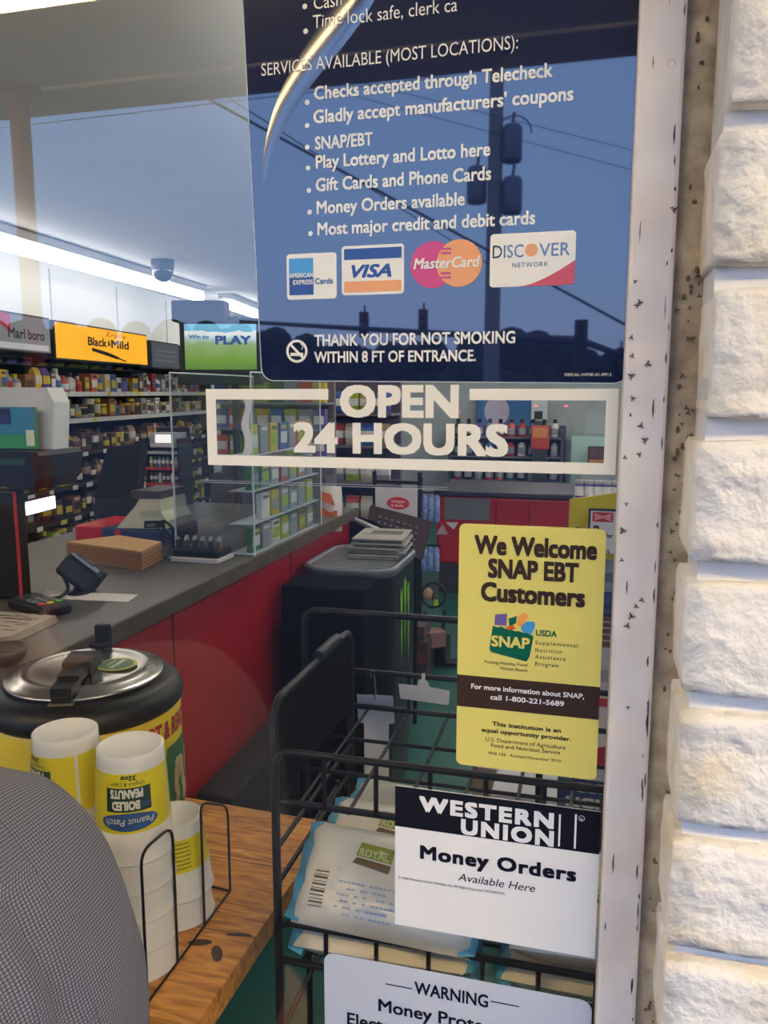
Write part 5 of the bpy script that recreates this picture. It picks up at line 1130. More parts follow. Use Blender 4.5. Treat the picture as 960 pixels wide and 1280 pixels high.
# ================================================================== BEER CASES BEHIND THE PANE
M_c1 = mat('case_blue', (36, 62, 118), .5)
def case(label, pa, pb, y, dep, cols, z0=None, nm='beer_case'):
    a_, b_ = A_(*pa, y), A_(*pb, y); zb = b_.z if z0 is None else z0
    t = thing(nm, label, 'carton', ((a_.x + b_.x) / 2, y, zb)); MB().b2((a_.x, y, zb), (b_.x, y + dep, a_.z), 0, .004).build('body', cols[0], t); return t, a_, b_, zb
yb = .68
t, a_, b_, zb = case('blue beer case with white lettering at the foot of the yellow decal', (697, 972), (850, 1030), yb, .27, [M_c1], nm='beer_case')
k = MB(); k.b2((a_.x + .0005, yb - .002, a_.z - .022), (b_.x, yb - .0004, a_.z - .002)); k.build('dark_band', M_dark, t)
k = MB(); k.text('BUD', lambda u, v: (A_(722, 985, yb).x + u, yb - .002, A_(735, 990, yb).z + v), .062, .020, .05); k.text('LIGHT', lambda u, v: (A_(707, 1005, yb).x + u, yb - .002, A_(735, 1009, yb).z + v), .105, .021, .05); k.build('lettering', mat('case_white', (206, 206, 210), .5), t)
top_z = a_.z; z_under = zb - .001
defs = [('white and red beer case standing on the blue one', 972, 872, (198, 192, 196), (170, 34, 48)), ('pale grey beer case above the red and white one', 871, 811, (176, 172, 176), (150, 140, 146)), ('brown patterned case between the pale and the blue cases', 810, 772, (96, 66, 60), (168, 150, 140)), ('deep blue case under the speckled box', 771, 744, (52, 66, 128), (40, 50, 100)), ('speckled grey box under the yellow board', 743, 697, (140, 142, 156), (96, 100, 120))]
zcur = top_z
for i, (lb, p0, p1, c0, c1) in enumerate(defs):
    z1 = A_(760, p1, yb).z; x0 = A_(715, 860, yb).x + .01 * (i % 2); x1 = A_(850, 860, yb).x
    t = thing('beer_case', lb, 'carton', ((x0 + x1) / 2, yb + .13, zcur + .0006)); MB().b2((x0, yb + .004 * i, zcur + .0006), (x1, yb + .26, z1 - .0006), 0, .003).build('body', mat('case_body_%d' % i, c0, .55), t)
    k = MB(); h = z1 - zcur
    if i == 0:
        k.b2((x0 + .004, yb - .002, z1 - .018), (x1, yb - .0004, z1 - .002)); k.prism([(x0 + .02, yb - .001, zcur + .03), (x0 + .07, yb - .001, zcur + .03), (x0 + .07, yb - .001, zcur + .075), (x0 + .02, yb - .001, zcur + .06)], (0, .0005, 0)); 
    elif i == 2:
        for j in range(4): k.b2((x0 + .004, yb + .004 * i - .002, zcur + h * (.2 + .2 * j)), (x1, yb + .004 * i - .0004, zcur + h * (.2 + .2 * j) + .003))
    else: k.b2((x0 + .004, yb + .004 * i - .002, zcur + h * .3), (x1, yb + .004 * i - .0004, zcur + h * .55))
    k.build('print_band', mat('case_band_%d' % i, c1, .55), t)
    if i in (0, 1): k = MB(); k.text('A' if i == 0 else 'R', lambda u, v: (A_(757, 0, yb).x + u, yb + .004 * i - .0025, zcur + h * (.04 if i == 0 else .18) + v), None, .011, .02); k.build('lettering', mat('case_ink', (50, 46, 50), .6), t)
    zcur = z1
# the cases under the blue one, down to the floor
z1 = z_under; n_ = 3
for i in range(n_):
    za, zz = z1 / n_ * i, z1 / n_ * (i + 1); x0 = A_(700, 1000, yb).x; x1 = x0 + .22
    t = thing('beer_case', 'dark blue beer case, %s from the floor under the lettered one' % ordn(i), 'carton', ((x0 + x1) / 2, yb + .13, za + .0008)); MB().b2((x0, yb, za + .0008), (x1, yb + .26, zz - .0008), 0, .004).build('body', M_c1, t); MB().b2((x0 + .02, yb - .002, za + .06), (x1 - .02, yb - .0004, za + .12)).build('print_band', mat('case_white', (206, 206, 210), .5), t)
# yellow board and price card
t = thing('yellow_board', 'bright yellow price board with a sloping top behind the pane', 'sign', (A_(740, 670, .66).x, .66, zcur))
P = [A_(711, 650, .66), (A_(711, 650, .66).x, .66, zcur + .001), (A_(850, 650, .66).x, .66, zcur + .001), A_(850, 606, .66), A_(712, 624, .66)]
k = MB(); k.prism(P, (0, .006, 0)); k.build('board', mat('board_yellow', (214, 196, 22), .5), t)
k = MB(); cq = A_(723, 664, .66); k.sheet([(cq.x + .010 * math.cos(a), .6595, cq.z + .008 * math.sin(a)) for a in [2 * PI * i / 18 for i in range(18)]]); k.build('dark_dot', mat('board_dark', (84, 76, 40), .5), t)
t = thing('price_sign', 'white price card with a red bow emblem in front of the yellow board', 'sign', (A_(755, 670, .63).x, .63, A_(755, 700, .63).z))
a_, b_ = A_(738, 636, .63), A_(845, 697, .63); MB().b2((a_.x - .003, .634, b_.z), (b_.x, .640, a_.z), 0, .001).build('dark_holder', M_dark, t)
MB().b2((a_.x + .001, .632, b_.z + .001), (b_.x - .002, .6338, a_.z - .004), 0).build('card', mat('card_paper', (216, 216, 220), .6), t)
k = MB(); c1, c2 = A_(741, 640, .63), A_(766, 653, .63); k.b2((c1.x, .6308, c2.z), (c2.x, .6316, c1.z), 0); k.build('red_panel', mat('emblem_red', (190, 44, 56), .5), t)
k = MB(); xm = (c1.x + c2.x) / 2; zm = (c1.z + c2.z) / 2; hw_ = (c2.x - c1.x) * .44; hz_ = (c1.z - c2.z) * .42
k.prism([(xm - hw_, .6302, zm + hz_), (xm, .6302, zm + hz_ * .3), (xm + hw_, .6302, zm + hz_), (xm + hw_ * .85, .6302, zm), (xm + hw_, .6302, zm - hz_), (xm, .6302, zm - hz_ * .3), (xm - hw_, .6302, zm - hz_), (xm - hw_ * .85, .6302, zm)], (0, .0004, 0)); k.build('bow_emblem', mat('emblem_pink', (226, 150, 152), .5), t)
k = MB(); k.text('2', lambda u, v: (A_(741, 665, .63).x + u, .6312, A_(755, 669, .63).z + v), None, .018, .05); k.text('for', lambda u, v: (A_(757, 665, .63).x + u, .6312, A_(755, 672, .63).z + v), None, .008, .03); k.text('12 PKS', lambda u, v: (A_(744, 665, .63).x + u, .6312, A_(755, 692, .63).z + v), None, .007, .02); k.build('lettering', mat('case_ink', (50, 46, 50), .6), t)
# jars with purple bands seen above the yellow board
zj = A_(740, 627, 1.3).z
t = thing('jar_shelf', 'narrow pale shelf unit carrying purple labelled jars above the yellow board', 'shelf', (A_(745, 627, 1.3).x, 1.36, 0))
xa, xb = A_(716, 627, 1.3).x, A_(850, 627, 1.3).x; MB().b2((xa, 1.29, zj - .02), (xb, 1.45, zj)).build('shelf_board', mat('pale_shelf', (150, 156, 158), .6), t)
for x in (xa + .012, xb - .012): MB().b2((x - .01, 1.30, .001), (x + .01, 1.44, zj - .0205)).build('upright', mat('pale_shelf', (150, 156, 158), .6), t)
for i, px in enumerate((724, 736, 747, 758, 769)):
    q = A_(px, 627, 1.34); o = goods('tub', 'violet', 'white', 'silver', .024, .05, .024); ob = bpy.data.objects.new('jar', o); COL.objects.link(ob); ob.location = (q.x, 1.34, zj + .0005); tag(ob, 'small purple labelled jar standing %s along the shelf above the yellow board' % ordn(i), 'jar', 'purple labelled jars')
# pale flat cartons on the floor beyond the rack
for i, (pa, pb, y, c) in enumerate((((590, 958), (655, 985), 1.5, (170, 160, 144)), ((614, 988), (700, 1006), 1.25, (188, 190, 196)))):
    a_, b_ = A_(*pa, y), A_(*pb, y); x0, x1 = a_.x, b_.x; t = thing('flat_carton', ['tan carton on the floor beyond the wire rack', 'pale grey carton on the floor beside the blue beer case'][i], 'carton', ((x0 + x1) / 2, y, 0))
    MB().b2((x0, y, .001), (x1, y + .22, a_.z), 0, .004).build('body', mat('flat_carton_%d' % i, c, .7), t); MB().b2((x0, y - .001, a_.z * .45), (x1, y - .0002, a_.z * .52)).build('tape_band', mat('tape_tan', (160, 140, 110), .4), t)

# ================================================================== FAR END OF THE SHOP
yk = 8.35
def farbox(name, cat, label, pa, pb, y, dep, m, extra=None):
    a_, b_ = A_(*pa, y), A_(*pb, y); t = thing(name, label, cat, ((a_.x + b_.x) / 2, y, b_.z)); MB().b2((a_.x, y, b_.z), (b_.x, y + dep, a_.z), 0, .01).build('body', m, t); return t, a_, b_
t, a_, b_ = farbox('promotion_board', 'sign', 'blue promotion board on the far wall, seen inside the cream sign border', (596, 498), (668, 532), 8.9, .06, mat('promo_blue', (66, 120, 176), .5))
k = MB(); c = A_(621, 514, 8.89); k.sheet([(c.x + .15 * math.cos(q), 8.897, c.z + .17 * math.sin(q)) for q in [2 * PI * i / 24 for i in range(24)]]); k.build('pale_disc', mat('promo_pale', (196, 186, 208), .5), t)
t, a_, b_ = farbox('promotion_board', 'sign', 'small white and dark board beside the blue promotion board', (664, 500), (684, 526), 8.86, .05, mat('promo_white', (206, 216, 218), .5))
k = MB(); p, q = A_(668, 514, 8.85), A_(678, 524, 8.85); k.b2((p.x, 8.855, q.z), (q.x, 8.8595, p.z)); k.build('dark_panel', M_dark, t)
t = thing('glass_door_cooler', 'dark open front cooler of cans under the blue promotion board', 'cooler', (A_(635, 560, yk).x, yk + .3, 0))
x0, x1 = A_(560, 560, yk).x, A_(704, 560, yk).x; z1 = A_(630, 534, yk).z
MB().b2((x0, yk + .3, .001), (x1, yk + .6, z1), 0, .01).build('back_panel', mat('cooler_dusk', (76, 72, 92), .6), t); MB().b2((x0, yk + .001, .001), (x1, yk + .299, .3)).build('base', M_dark, t)
for x in (x0, x1 - .03): MB().b2((x, yk, .301), (x + .03, yk + .299, z1)).build('side_panel', mat('cooler_dusk', (76, 72, 92), .6), t)
for j, z in enumerate((.5, .78, 1.0)):
    MB().b2((x0 + .031, yk, z - .02), (x1 - .031, yk + .298, z)).build('shelf', mat('dusky_shelf', (110, 104, 116), .6), t)
    for i in range(10):
        c_ = [['red', 'black', 'silver', 'red', 'coral', 'blue', 'black', 'silver', 'white', 'blue'], ['black', 'violet', 'silver', 'blue', 'red', 'red', 'white', 'blue', 'black', 'silver'], ['brown', 'black', 'violet', 'silver', 'red', 'coral', 'red', 'blue', 'black', 'white']][j][i]
        put('bottle', (c_, 'silver', 'black'), (.09, .2, .09), (x0 + .1 + (x1 - x0 - .2) * i / 9, yk + .1, z + .0005), 0, '%s bottle, %s on the %s shelf of the dark open cooler' % (c_, ordn(i), ['lowest', 'middle', 'top'][j]), 'bottle', 'bottles in the dark open cooler', 'drink_bottle')
t, a_, b_ = farbox('red_display', 'display', 'red and orange snack display box on the far cooler shelf end', (664, 532), (686, 562), 8.2, .1, mat('display_red', (186, 64, 52), .5)); k = MB(); k.b2((a_.x + .02, 8.196, (a_.z + b_.z) / 2), (b_.x - .02, 8.1995, a_.z - .02)); k.build('print_band', mat('display_orange', (206, 130, 70), .5), t); MB().b2((a_.x + .02, 8.21, .001), (b_.x - .02, 8.29, b_.z - .0004)).build('stand', M_dark, t)
t = thing('mint_cabinet', 'pale mint cabinet against the far wall near the sign edge', 'cabinet', (A_(735, 560, 8.6).x, 8.7, 0)); a_, b_ = A_(714, 546, 8.6), A_(764, 600, 8.6)
MB().b2((a_.x, 8.6, .001), (b_.x, 8.95, a_.z), 0, .01).build('body', mat('mint_paint', (176, 212, 200), .5), t); k = MB(); k.b2((a_.x + .02, 8.59, .1), ((a_.x + b_.x) / 2 - .02, 8.5995, a_.z - .05)); k.build('door', mat('mint_door', (184, 218, 208), .5), t)
t, a_, b_ = farbox('dark_carton', 'carton', 'dark speckled carton before the mint cabinet', (735, 559), (757, 584), 8.3, .2, mat('speckled_maroon', (104, 70, 76), .7, noise=.5, nscale=30)); k = MB(); k.b2((a_.x + .02, 8.297, b_.z + .05), (b_.x - .02, 8.2995, b_.z + .08)); k.build('print_band', mat('display_orange', (206, 130, 70), .5), t)
k = MB(); k.b2((A_(725, 560, 8.3).x, 8.25, .001), (A_(765, 560, 8.3).x, 8.52, b_.z - .0006), 0, .01); o = k.build('plinth_box', mat('pale_shelf', (150, 156, 158), .6)); tag(o, 'grey plinth box carrying the dark speckled carton', 'plinth')
t = thing('snack_gondola', 'dark display gondola of snacks beyond the newspapers', 'shelving', (-2.35, 6.2, 0))
MB().b2((-3.0, 6.2, .001), (-1.7, 6.26, 1.62)).build('back_board', mat('dusky_board', (88, 80, 98), .7), t); MB().b2((-3.0, 5.9, .001), (-1.7, 6.19, .12)).build('plinth', M_dark, t)
rn = random.Random(12)
for j, z in enumerate((.4, .72, 1.04, 1.32)):
    MB().b2((-3.0, 5.88, z - .02), (-1.7, 6.199, z)).build('shelf', mat('dusky_shelf', (110, 104, 116), .6), t)
    for i in range(9):
        c = rn.choice(['coral', 'tan', 'silver', 'violet', 'yellow', 'cream', 'blue', 'lime', 'red']); put('pouch', (c, 'white', c), (.12, .19, .07), (-2.92 + .14 * i, 5.99, z + .0005), -PI / 2, '%s snack bag, %s on the %s shelf of the dark gondola' % (c, ordn(i), ordn(j)), 'bag', 'snack bags on the dark gondola', 'snack_pouch')
# colourful card rack between the counter case and the gondola
GX0, GX1 = A_(262, 520, 3.75).x, A_(408, 520, 3.75).x
t = thing('gum_rack', 'tall rack of green and yellow packs behind the cream sign', 'rack', (GX0, 3.75, 0))
MB().b2((GX0, 3.90, .001), (GX1, 3.93, 1.60)).build('back_board', mat('gum_board', (112, 104, 112), .7), t)
for z in (1.12, 1.28, 1.44):
    MB().b2((GX0, 3.75, z - .012), (GX1, 3.899, z)).build('shelf', mat('pale_shelf', (150, 156, 158), .6), t)
MB().b2((GX0, 3.73, .001), (GX1, 3.899, 1.0)).build('base_cabinet', mat('gum_base', (92, 84, 94), .6), t)
for j, z in enumerate((1.12, 1.28, 1.44)):
    for i in range(8):
        c = [['coral', 'lime', 'green', 'lime', 'tan', 'lime', 'silver', 'violet'], ['blue', 'coral', 'lime', 'yellow', 'blue', 'lime', 'silver', 'violet'], ['blue', 'tan', 'lime', 'lime', 'green', 'silver', 'coral', 'yellow']][j][i]
        put('carton', (c, 'white', c), (.08, .12, .05), (GX0 + .06 + (GX1 - GX0 - .12) / 7 * i, 3.81, z + .0005), -PI / 2, '%s carton, %s on the %s shelf of the rack behind the cream sign' % (c, ordn(i), ['lower', 'middle', 'upper'][j]), 'carton', 'cartons on the rack behind the cream sign', 'gum_carton')
# ================================================================== TABLE, KETTLE AND CUPS
def wood_mat():
    m = mat('butcher_block', (176, 118, 62), .38); n = m.node_tree.nodes; l = m.node_tree.links; b = n['Principled BSDF']
    t = n.new('ShaderNodeTexCoord'); mp = n.new('ShaderNodeMapping'); mp.inputs['Scale'].default_value = (2.2, 15, 8)
    nz = n.new('ShaderNodeTexNoise'); nz.inputs['Scale'].default_value = 5; nz.inputs['Detail'].default_value = 6; nz.inputs['Distortion'].default_value = 1.2
    r = n.new('ShaderNodeValToRGB'); r.color_ramp.elements[0].position = .32; r.color_ramp.elements[1].position = .66
    r.color_ramp.elements[0].color = S(168, 100, 38); r.color_ramp.elements[1].color = S(240, 168, 80)
    l.new(t.outputs['Object'], mp.inputs[0]); l.new(mp.outputs[0], nz.inputs['Vector']); l.new(nz.outputs['Fac'], r.inputs[0]); l.new(r.outputs[0], b.inputs['Base Color'])
    return m
M_wood2 = wood_mat(); M_knot = mat('wood_knot', (74, 42, 22), .5)
tb = thing('wooden_table', 'wooden butcher block table by the pane carrying the kettle and cups', 'table', (-.73, .28, 0))
k = MB(); e_ = [(-1.02 + .0, .022), (-.466, .022), (-.452, .53), (-.76, .545), (-.985, .55)]
k.prism([(x, y, .662) for x, y in e_], (0, 0, .038)); k.build('table_top', M_wood2, tb)
k = MB()
for y in (.195, .37): k.prism([(-.98, y, .7002), (-.458, y, .7002), (-.458, y + .0014, .7002), (-.98, y + .0014, .7002)], (0, 0, .0002))
for x, y, a, w, h in ((-.535, .165, .3, .018, .007), (-.50, .15, -1.0, .018, .008), (-.487, .195, .2, .02, .004)):
    k.sheet([(x + w * math.cos(q) * math.cos(a) - h * math.sin(q) * math.sin(a), y + w * math.cos(q) * math.sin(a) + h * math.sin(q) * math.cos(a), .7004) for q in [2 * PI * i / 16 for i in range(16)]])
k.build('knot_marks', M_knot, tb)
for x, y in ((-.74, .07), (-.74, .48), (-.94, .07), (-.94, .49)): MB().b2((x - .025, y - .025, .001), (x + .025, y + .025, .6615), 0, .004).build('leg', mat('leg_wood', (120, 80, 44), .5), tb)
MB().b2((-.95, .05, .58), (-.72, .07, .6615)).b2((-.95, .48, .58), (-.72, .50, .6615)).build('apron', mat('leg_wood', (120, 80, 44), .5), tb)

KX, KY = -.838, .352
kt = thing('peanut_kettle', 'round yellow and black kettle with a steel lid on the wooden table', 'kettle', (KX, KY, .7))
TZ = lambda z: (KX, KY, z)
M_kyel = mat('kettle_yellow', (222, 196, 30), .35); M_steel2 = mat('brushed_steel', (178, 172, 164), .22, 1.0)
MB().lathe([(0, .7006), (.135, .7006), (.143, .71), (.147, .755), (.147, .762)], TZ(0), 0, 56).build('base', mat('kettle_black_gloss', (30, 30, 28), .2), kt)
k = MB(); k.lathe([(.147, .7622), (.154, .765), (.1565, .80), (.1575, .962), (.155, .967)], TZ(0), 0, 72); wrap = k.build('label_wrap', M_kyel, kt)
k = MB(); k.lathe([(.153, .9672), (.158, .969), (.163, .976), (.1625, .988), (.157, 1.0), (.145, 1.011), (.127, 1.016), (.12, 1.012), (.0, 1.012)], TZ(0), 0, 72); k.build('top_shell', mat('kettle_black', (13, 12, 11), .42, spec=.3), kt)
k = MB(); k.lathe([(.1285, 1.0165), (.131, 1.020), (.129, 1.0235), (.118, 1.024), (.112, 1.029), (.099, 1.0325), (.09, 1.0305), (.065, 1.0325), (.0, 1.0335)], TZ(0), 0, 72); lid = k.build('lid', M_steel2, kt)
k = MB(); ux, uy = Vector((.34, -.94, 0)).normalized(), 0            # strap towards the pane
sd_ = Vector((ux.y, -ux.x, 0)); c0 = Vector((KX, KY, 0))
def kp(a, b, z): v = c0 + ux * a + sd_ * b; return Vector((v.x, v.y, z))
for a0, a1, w, z0, z1 in ((-.012, .05, .026, 1.0342, 1.056), (.045, .098, .019, 1.036, 1.050), (.092, .137, .018, 1.027, 1.0435), (.130, .140, .016, 1.0165, 1.030)):
    k.prism([kp(a0, -w, z0), kp(a1, -w * .9, z0), kp(a1, w * .9, z0), kp(a0, w, z0)], (0, 0, z1 - z0))
k.build('lid_handle', mat('handle_black', (14, 13, 12), .5, spec=.3), lid)
k = MB(); k.prism([kp(.130, -.019, 1.0172), kp(.143, -.019, 1.0172), kp(.143, .019, 1.0172), kp(.130, .019, 1.0172)], (0, 0, .0035)); k.build('handle_clip', mat('clip_brass', (150, 138, 104), .3, .8), lid)
k = MB(); q = c0 + Vector((-.045, .120, 0)); k.box((q.x, q.y, 1.044), (.028, .018, .05), 0, .004); k.box((q.x, q.y - .012, 1.03), (.034, .02, .018), 0, .004); k.build('lid_hinge', mat('handle_black', (14, 13, 12), .5, spec=.3), kt)
bc = onZ(146, 830, 1.0346); k = MB()
for r0_, z, m in ((.034, 1.0343, 0), (.028, 1.0347, 1)): k.sheet([(bc.x + r0_ * math.cos(a) * 1.0, bc.y + r0_ * math.sin(a), z) for a in [2 * PI * i / 32 for i in range(32)]], m)
k.text('peanut', lambda u, v: (bc.x - .002 + v * 1.0, bc.y + .023 - u * 1.0, 1.0351), .046, .012, .03, m=2); k.text('patch', lambda u, v: (bc.x - .013 + v * .8, bc.y + .014 - u, 1.0351), .028, .007, .02, m=2)
k.build('badge', [mat('badge_lime', (170, 170, 60), .4), mat('badge_green', (66, 104, 62), .4), mat('badge_cream', (206, 210, 190), .5)], lid)
# printed wrap of the kettle
def kw(ang, z, r=.1584): return Vector((KX + r * math.cos(ang), KY + r * math.sin(ang), z))
A0 = -.47
k = MB(); k.text('HOT & READY', lambda u, v: kw(A0 + u / .158, .924 + v + .0), .155, .033, .04); k.build('red_lettering', mat('kettle_red', (178, 34, 40), .4), wrap)
k = MB(); n = 24
for i in range(n): a, b = A0 + .36 + .95 * i / n, A0 + .36 + .95 * (i + 1) / n; k.add([kw(a, .775), kw(b, .775), kw(b, .905), kw(a, .905 if i else .88)], [[0, 1, 2, 3]], 0, True)
k.build('green_panel', mat('kettle_green', (32, 104, 58), .4), wrap)
rn = random.Random(5); k = MB()
for i in range(26):
    a = A0 + .55 + rn.random() * .62; z = .785 + rn.random() * .075; c = kw(a, z, .159); rz = Matrix.Rotation(a, 4, 'Z') @ Matrix.Rotation(rn.uniform(-1, 1), 4, 'X')
    k.ball(c, (.0012, .008, .0125), 0, 5, rz); k.ball(c + Vector((0, 0, .012)), (.0011, .0065, .008), 0, 5, rz)
k.build('peanut_picture', mat('peanut_tan', (196, 172, 122), .6, noise=.25, nscale=90), wrap)
k = MB(); a = A0 - .62; k.add([kw(a + d_, z) for d_, z in ((0, .89), (.12, .89), (.24, .89), (.24, .935), (.12, .935), (0, .935))], [[0, 1, 4, 5], [1, 2, 3, 4]], 0)
k.build('notice_panel', mat('notice_white', (214, 210, 196), .5), wrap)
# a second dark kettle part at the pane edge: soup ladle end
q = onZ(8, 822, 1.02); t = thing('ladle', 'dark rounded ladle bowl lying at the counter end by the pane edge', 'ladle', q)
k = MB(); k.lathe([(0, -.032), (.022, -.028), (.034, -.012), (.037, .006), (.034, .006), (.031, -.010), (.02, -.025), (0, -.028)], (q.x, q.y, q.z + .015), 0, 24); k.build('bowl', mat('ladle_grey', (58, 60, 60), .35, .3), t)
k = MB(); k.tube([(q.x - .03, q.y + .01, q.z + .02), (q.x - .16, q.y + .05, q.z + .06)], .006, 0, 8); k.build('handle', mat('ladle_grey', (58, 60, 60), .35, .3), t)

# paper tubs upside down, nested in stacks
M_paper = mat('cup_paper', (224, 220, 210), .55); M_cyel = mat('cup_yellow', (224, 206, 30), .45); M_cgreen = mat('cup_green', (26, 62, 40), .45); M_cblue = mat('cup_blue', (44, 84, 142), .45); M_cwhite = mat('cup_white_ink', (224, 222, 206), .5)
RT, RB, HC = .0445, .0520, .150
def cr(z): return RT + (RB - RT) * (1 - z / HC)
def cup(full, rot, logo=True, RT=RT, RB=RB, HC=HC):
    cr = lambda z: RT + (RB - RT) * (1 - z / HC)
    t = thing('paper_tub', 'paper tub', 'tub')
    k = MB(); k.lathe([(.0, HC - .0025), (RT - .005, HC - .0025), (RT - .004, HC - .0005), (RT - .002, HC), (RT, HC - .001), (RT + .0003, HC - .012), (cr(HC - .04), HC - .04), (cr(.044), .044), (cr(.042) + .0012, .042), (cr(.02) + .001, .02), (RB + .0008, .004), (RB + .0022, .003), (RB + .0022, .0006), (RB - .001, .0), (RB - .0015, .004), (cr(HC - .03) - .0015, HC - .03), (RT - .003, HC - .0045), (0, HC - .0045)], (0, 0, 0), 0, 56); k.build('paper_body', M_paper, t)
    if not full: return t
    def cw(a, z, o=.0006): r = cr(z) + o; return Vector((r * math.cos(a), r * math.sin(a), z))
    k = MB(); n = 60; z0, z1 = .046, HC - .022; gap = .05
    for i in range(n):
        a, b = rot + 1.35 + gap + (2 * PI - 2 * gap) * i / n, rot + 1.35 + gap + (2 * PI - 2 * gap) * (i + 1) / n
        k.add([cw(a, z0), cw(b, z0), cw(b, z1), cw(a, z1)], [[0, 1, 2, 3]], 0, True)
    wr = k.build('printed_wrap', M_cyel, t)
    if logo:
        def fw(a0, zt): return lambda u, v: cw(rot + a0 - u / .048, zt - v, .0013)      # reads upside down
        def patch(mb, a0, a1, z0, z1, m, o, n=12):
            for i in range(n): a, b = rot + a0 + (a1 - a0) * i / n, rot + a0 + (a1 - a0) * (i + 1) / n; mb.add([cw(a, z0, o), cw(b, z0, o), cw(b, z1, o), cw(a, z1, o)], [[0, 1, 2, 3]], m, True)
        k = MB(); patch(k, -.62, .62, .076, .109, 0, .0009); k.build('green_panel', M_cgreen, wr)
        k = MB(); n = 24
        for i in range(n):
            t0, t1 = -1 + 2 * i / n, -1 + 2 * (i + 1) / n; e0, e1 = (1 - t0 * t0) ** .5, (1 - t1 * t1) ** .5
            k.add([cw(rot + .8 * t0, .062 - .0125 * e0, .0009), cw(rot + .8 * t1, .062 - .0125 * e1, .0009), cw(rot + .8 * t1, .062 + .0125 * e1, .0009), cw(rot + .8 * t0, .062 + .0125 * e0, .0009)], [[0, 1, 2, 3]], 0, True)
        k.build('blue_oval', M_cblue, wr)
        k = MB(); k.text('Peanut Patch', fw(.66, .0665), .063, .0095, .012, .1); k.text('BOILED', fw(.30, .0905), .036, .0125, .05); k.text('PEANUTS', fw(.40, .1065), .043, .0125, .05); k.build('white_lettering', M_cwhite, wr)
        k = MB(); k.text('HOT', fw(.60, .0895), .012, .009, .03); k.build('hot_lettering', M_cblue, wr)
        k = MB(); k.text('Original & Cajun', fw(.46, .1165), .044, .0055, .012, .2); k.text('32oz', fw(.24, .1255), .021, .0065, .03, .1); k.build('dark_lettering', M_cgreen, wr)
    else:
        k = MB()
        for j in range(7):
            z = .052 + .0062 * j; a = rot - .34
            while a < rot + .34: w = random.uniform(.03, .09); k.add([cw(a, z, .0009), cw(a + w, z, .0009), cw(a + w, z + .0018, .0009), cw(a, z + .0018, .0009)], [[0, 1, 2, 3]], 0); a += w + .022
        k.build('small_print', M_cgreen, wr)
    return t
top_cup = cup(True, 0); low_cup = cup(False, 0); short_dim = dict(RT=.040, RB=.0535, HC=.118); note_cup = cup(True, 0, False, **short_dim); short_low = cup(False, 0, **short_dim)
used = set()
def place_cup(src, x, y, z, a, label):
    o = src if src.name not in used else dup(src, (x, y, z)); used.add(src.name)
    o.location = (x, y, z); o.rotation_euler = (0, 0, a); o['label'] = label; o['group'] = 'nested paper tubs on the wooden table'
def cup_stack(x, y, n, a, src, nm, lows=low_cup):
    for i in range(n): place_cup(src if (i == n - 1) else lows, x, y, .7004 + .0436 * i, a, 'upside down white tub, %s from the bottom of the %s' % (ordn(i), nm) if i < n - 1 else 'upside down yellow printed tub on top of the %s' % nm)
cam_a = lambda x, y: math.atan2(CAM.y - y, CAM.x - x)
cup_stack(-.600, .112, 5, cam_a(-.6, .112) - .12, top_cup, 'middle stack')
cup_stack(-.716, .130, 5, cam_a(-.716, .130) - 1.1, top_cup, 'tall stack by the shirt')
cup_stack(-.603, .225, 2, cam_a(-.603, .225) + .1, note_cup, 'short stack by the wire holder', short_low)
# the lid of tape on the tall stack is left plain; wire holder round the stacks
ho = thing('wire_holder', 'black wire holder of upright loops around the stacks of tubs', 'holder', (-.6, .18, .7))
def loop(y0, y1, x, zt, inward):
    k = MB(); k.tube(rounded([(x, y0, .7035), (x, y0, zt), (x + inward, (y0 + y1) / 2, zt + .012), (x, y1, zt + .016), (x, y1, .7035)], .03), .0019, 0, 7); k.build('loop', M_black, ho)
xh = -.5445
q = lambda px, py: onX(px, py, xh)
ytop = [q(181, 1060), q(222, 1025), q(255, 998), q(289, 1002)]; ybot = [q(184, 1236), q(222, 1194), q(256, 1158), q(288, 1122)]
k = MB()
for i in range(0, 4, 2):
    a, b = ytop[i], ytop[i + 1]; c, d = ybot[i], ybot[i + 1]
    k = MB(); k.tube(rounded([(xh, c.y, .7025), (xh, c.y, a.z), (xh, d.y, b.z), (xh, d.y, .7025)], .022), .0020, 0, 7); k.build('loop', M_black, ho)
k = MB(); k.tube([(xh, ybot[0].y, .7025), (xh, ybot[3].y, .7025), (-.775, ybot[3].y + .02, .7025), (-.775, ybot[0].y, .7025)], .0020, 0, 7, True); k.build('base_ring', M_black, ho)
k = MB(); k.tube(rounded([(-.66, .300, .7025), (-.66, .300, .86), (-.715, .300, .86), (-.715, .300, .7025)], .022), .0020, 0, 7); k.build('loop', M_black, ho)

# ================================================================== PERSON IN A CHECKED SHIRT, OUTSIDE THE PANE
PY = -.21
out_px = [(-270, 1015), (-205, 990), (-140, 977), (-80, 980), (-30, 1000), (8, 1033), (42, 1078), (72, 1128), (97, 1182), (116, 1238), (130, 1300), (136, 1370), (134, 1450)]
out = [onY(px, py, PY) for px, py in out_px]
out = [Vector((p.x, p.z)) for p in out]
out.append(Vector((out[-1].x - .012, out[-1].y - .05))); out.append(Vector((out[-1].x - .004, out[-1].y - .06)))
nrm = []
for i in range(len(out)):
    d = (out[min(i + 1, len(out) - 1)] - out[max(i - 1, 0)]).normalized(); nrm.append(Vector((-d.y, d.x)))      # outward: up and +x
def half(i): f_ = i / (len(out) - 1); return .060 + .045 * min(1, f_ * 2.2)                                    # half depth of the trunk
def halfw(i): f_ = i / (len(out) - 1); return .062 + .088 * min(1, f_ * 2.4) ** .8
cen = [out[i] - nrm[i] * half(i) for i in range(len(out))]
pelvis = cen[-1]; zs_seat = pelvis.y - .10
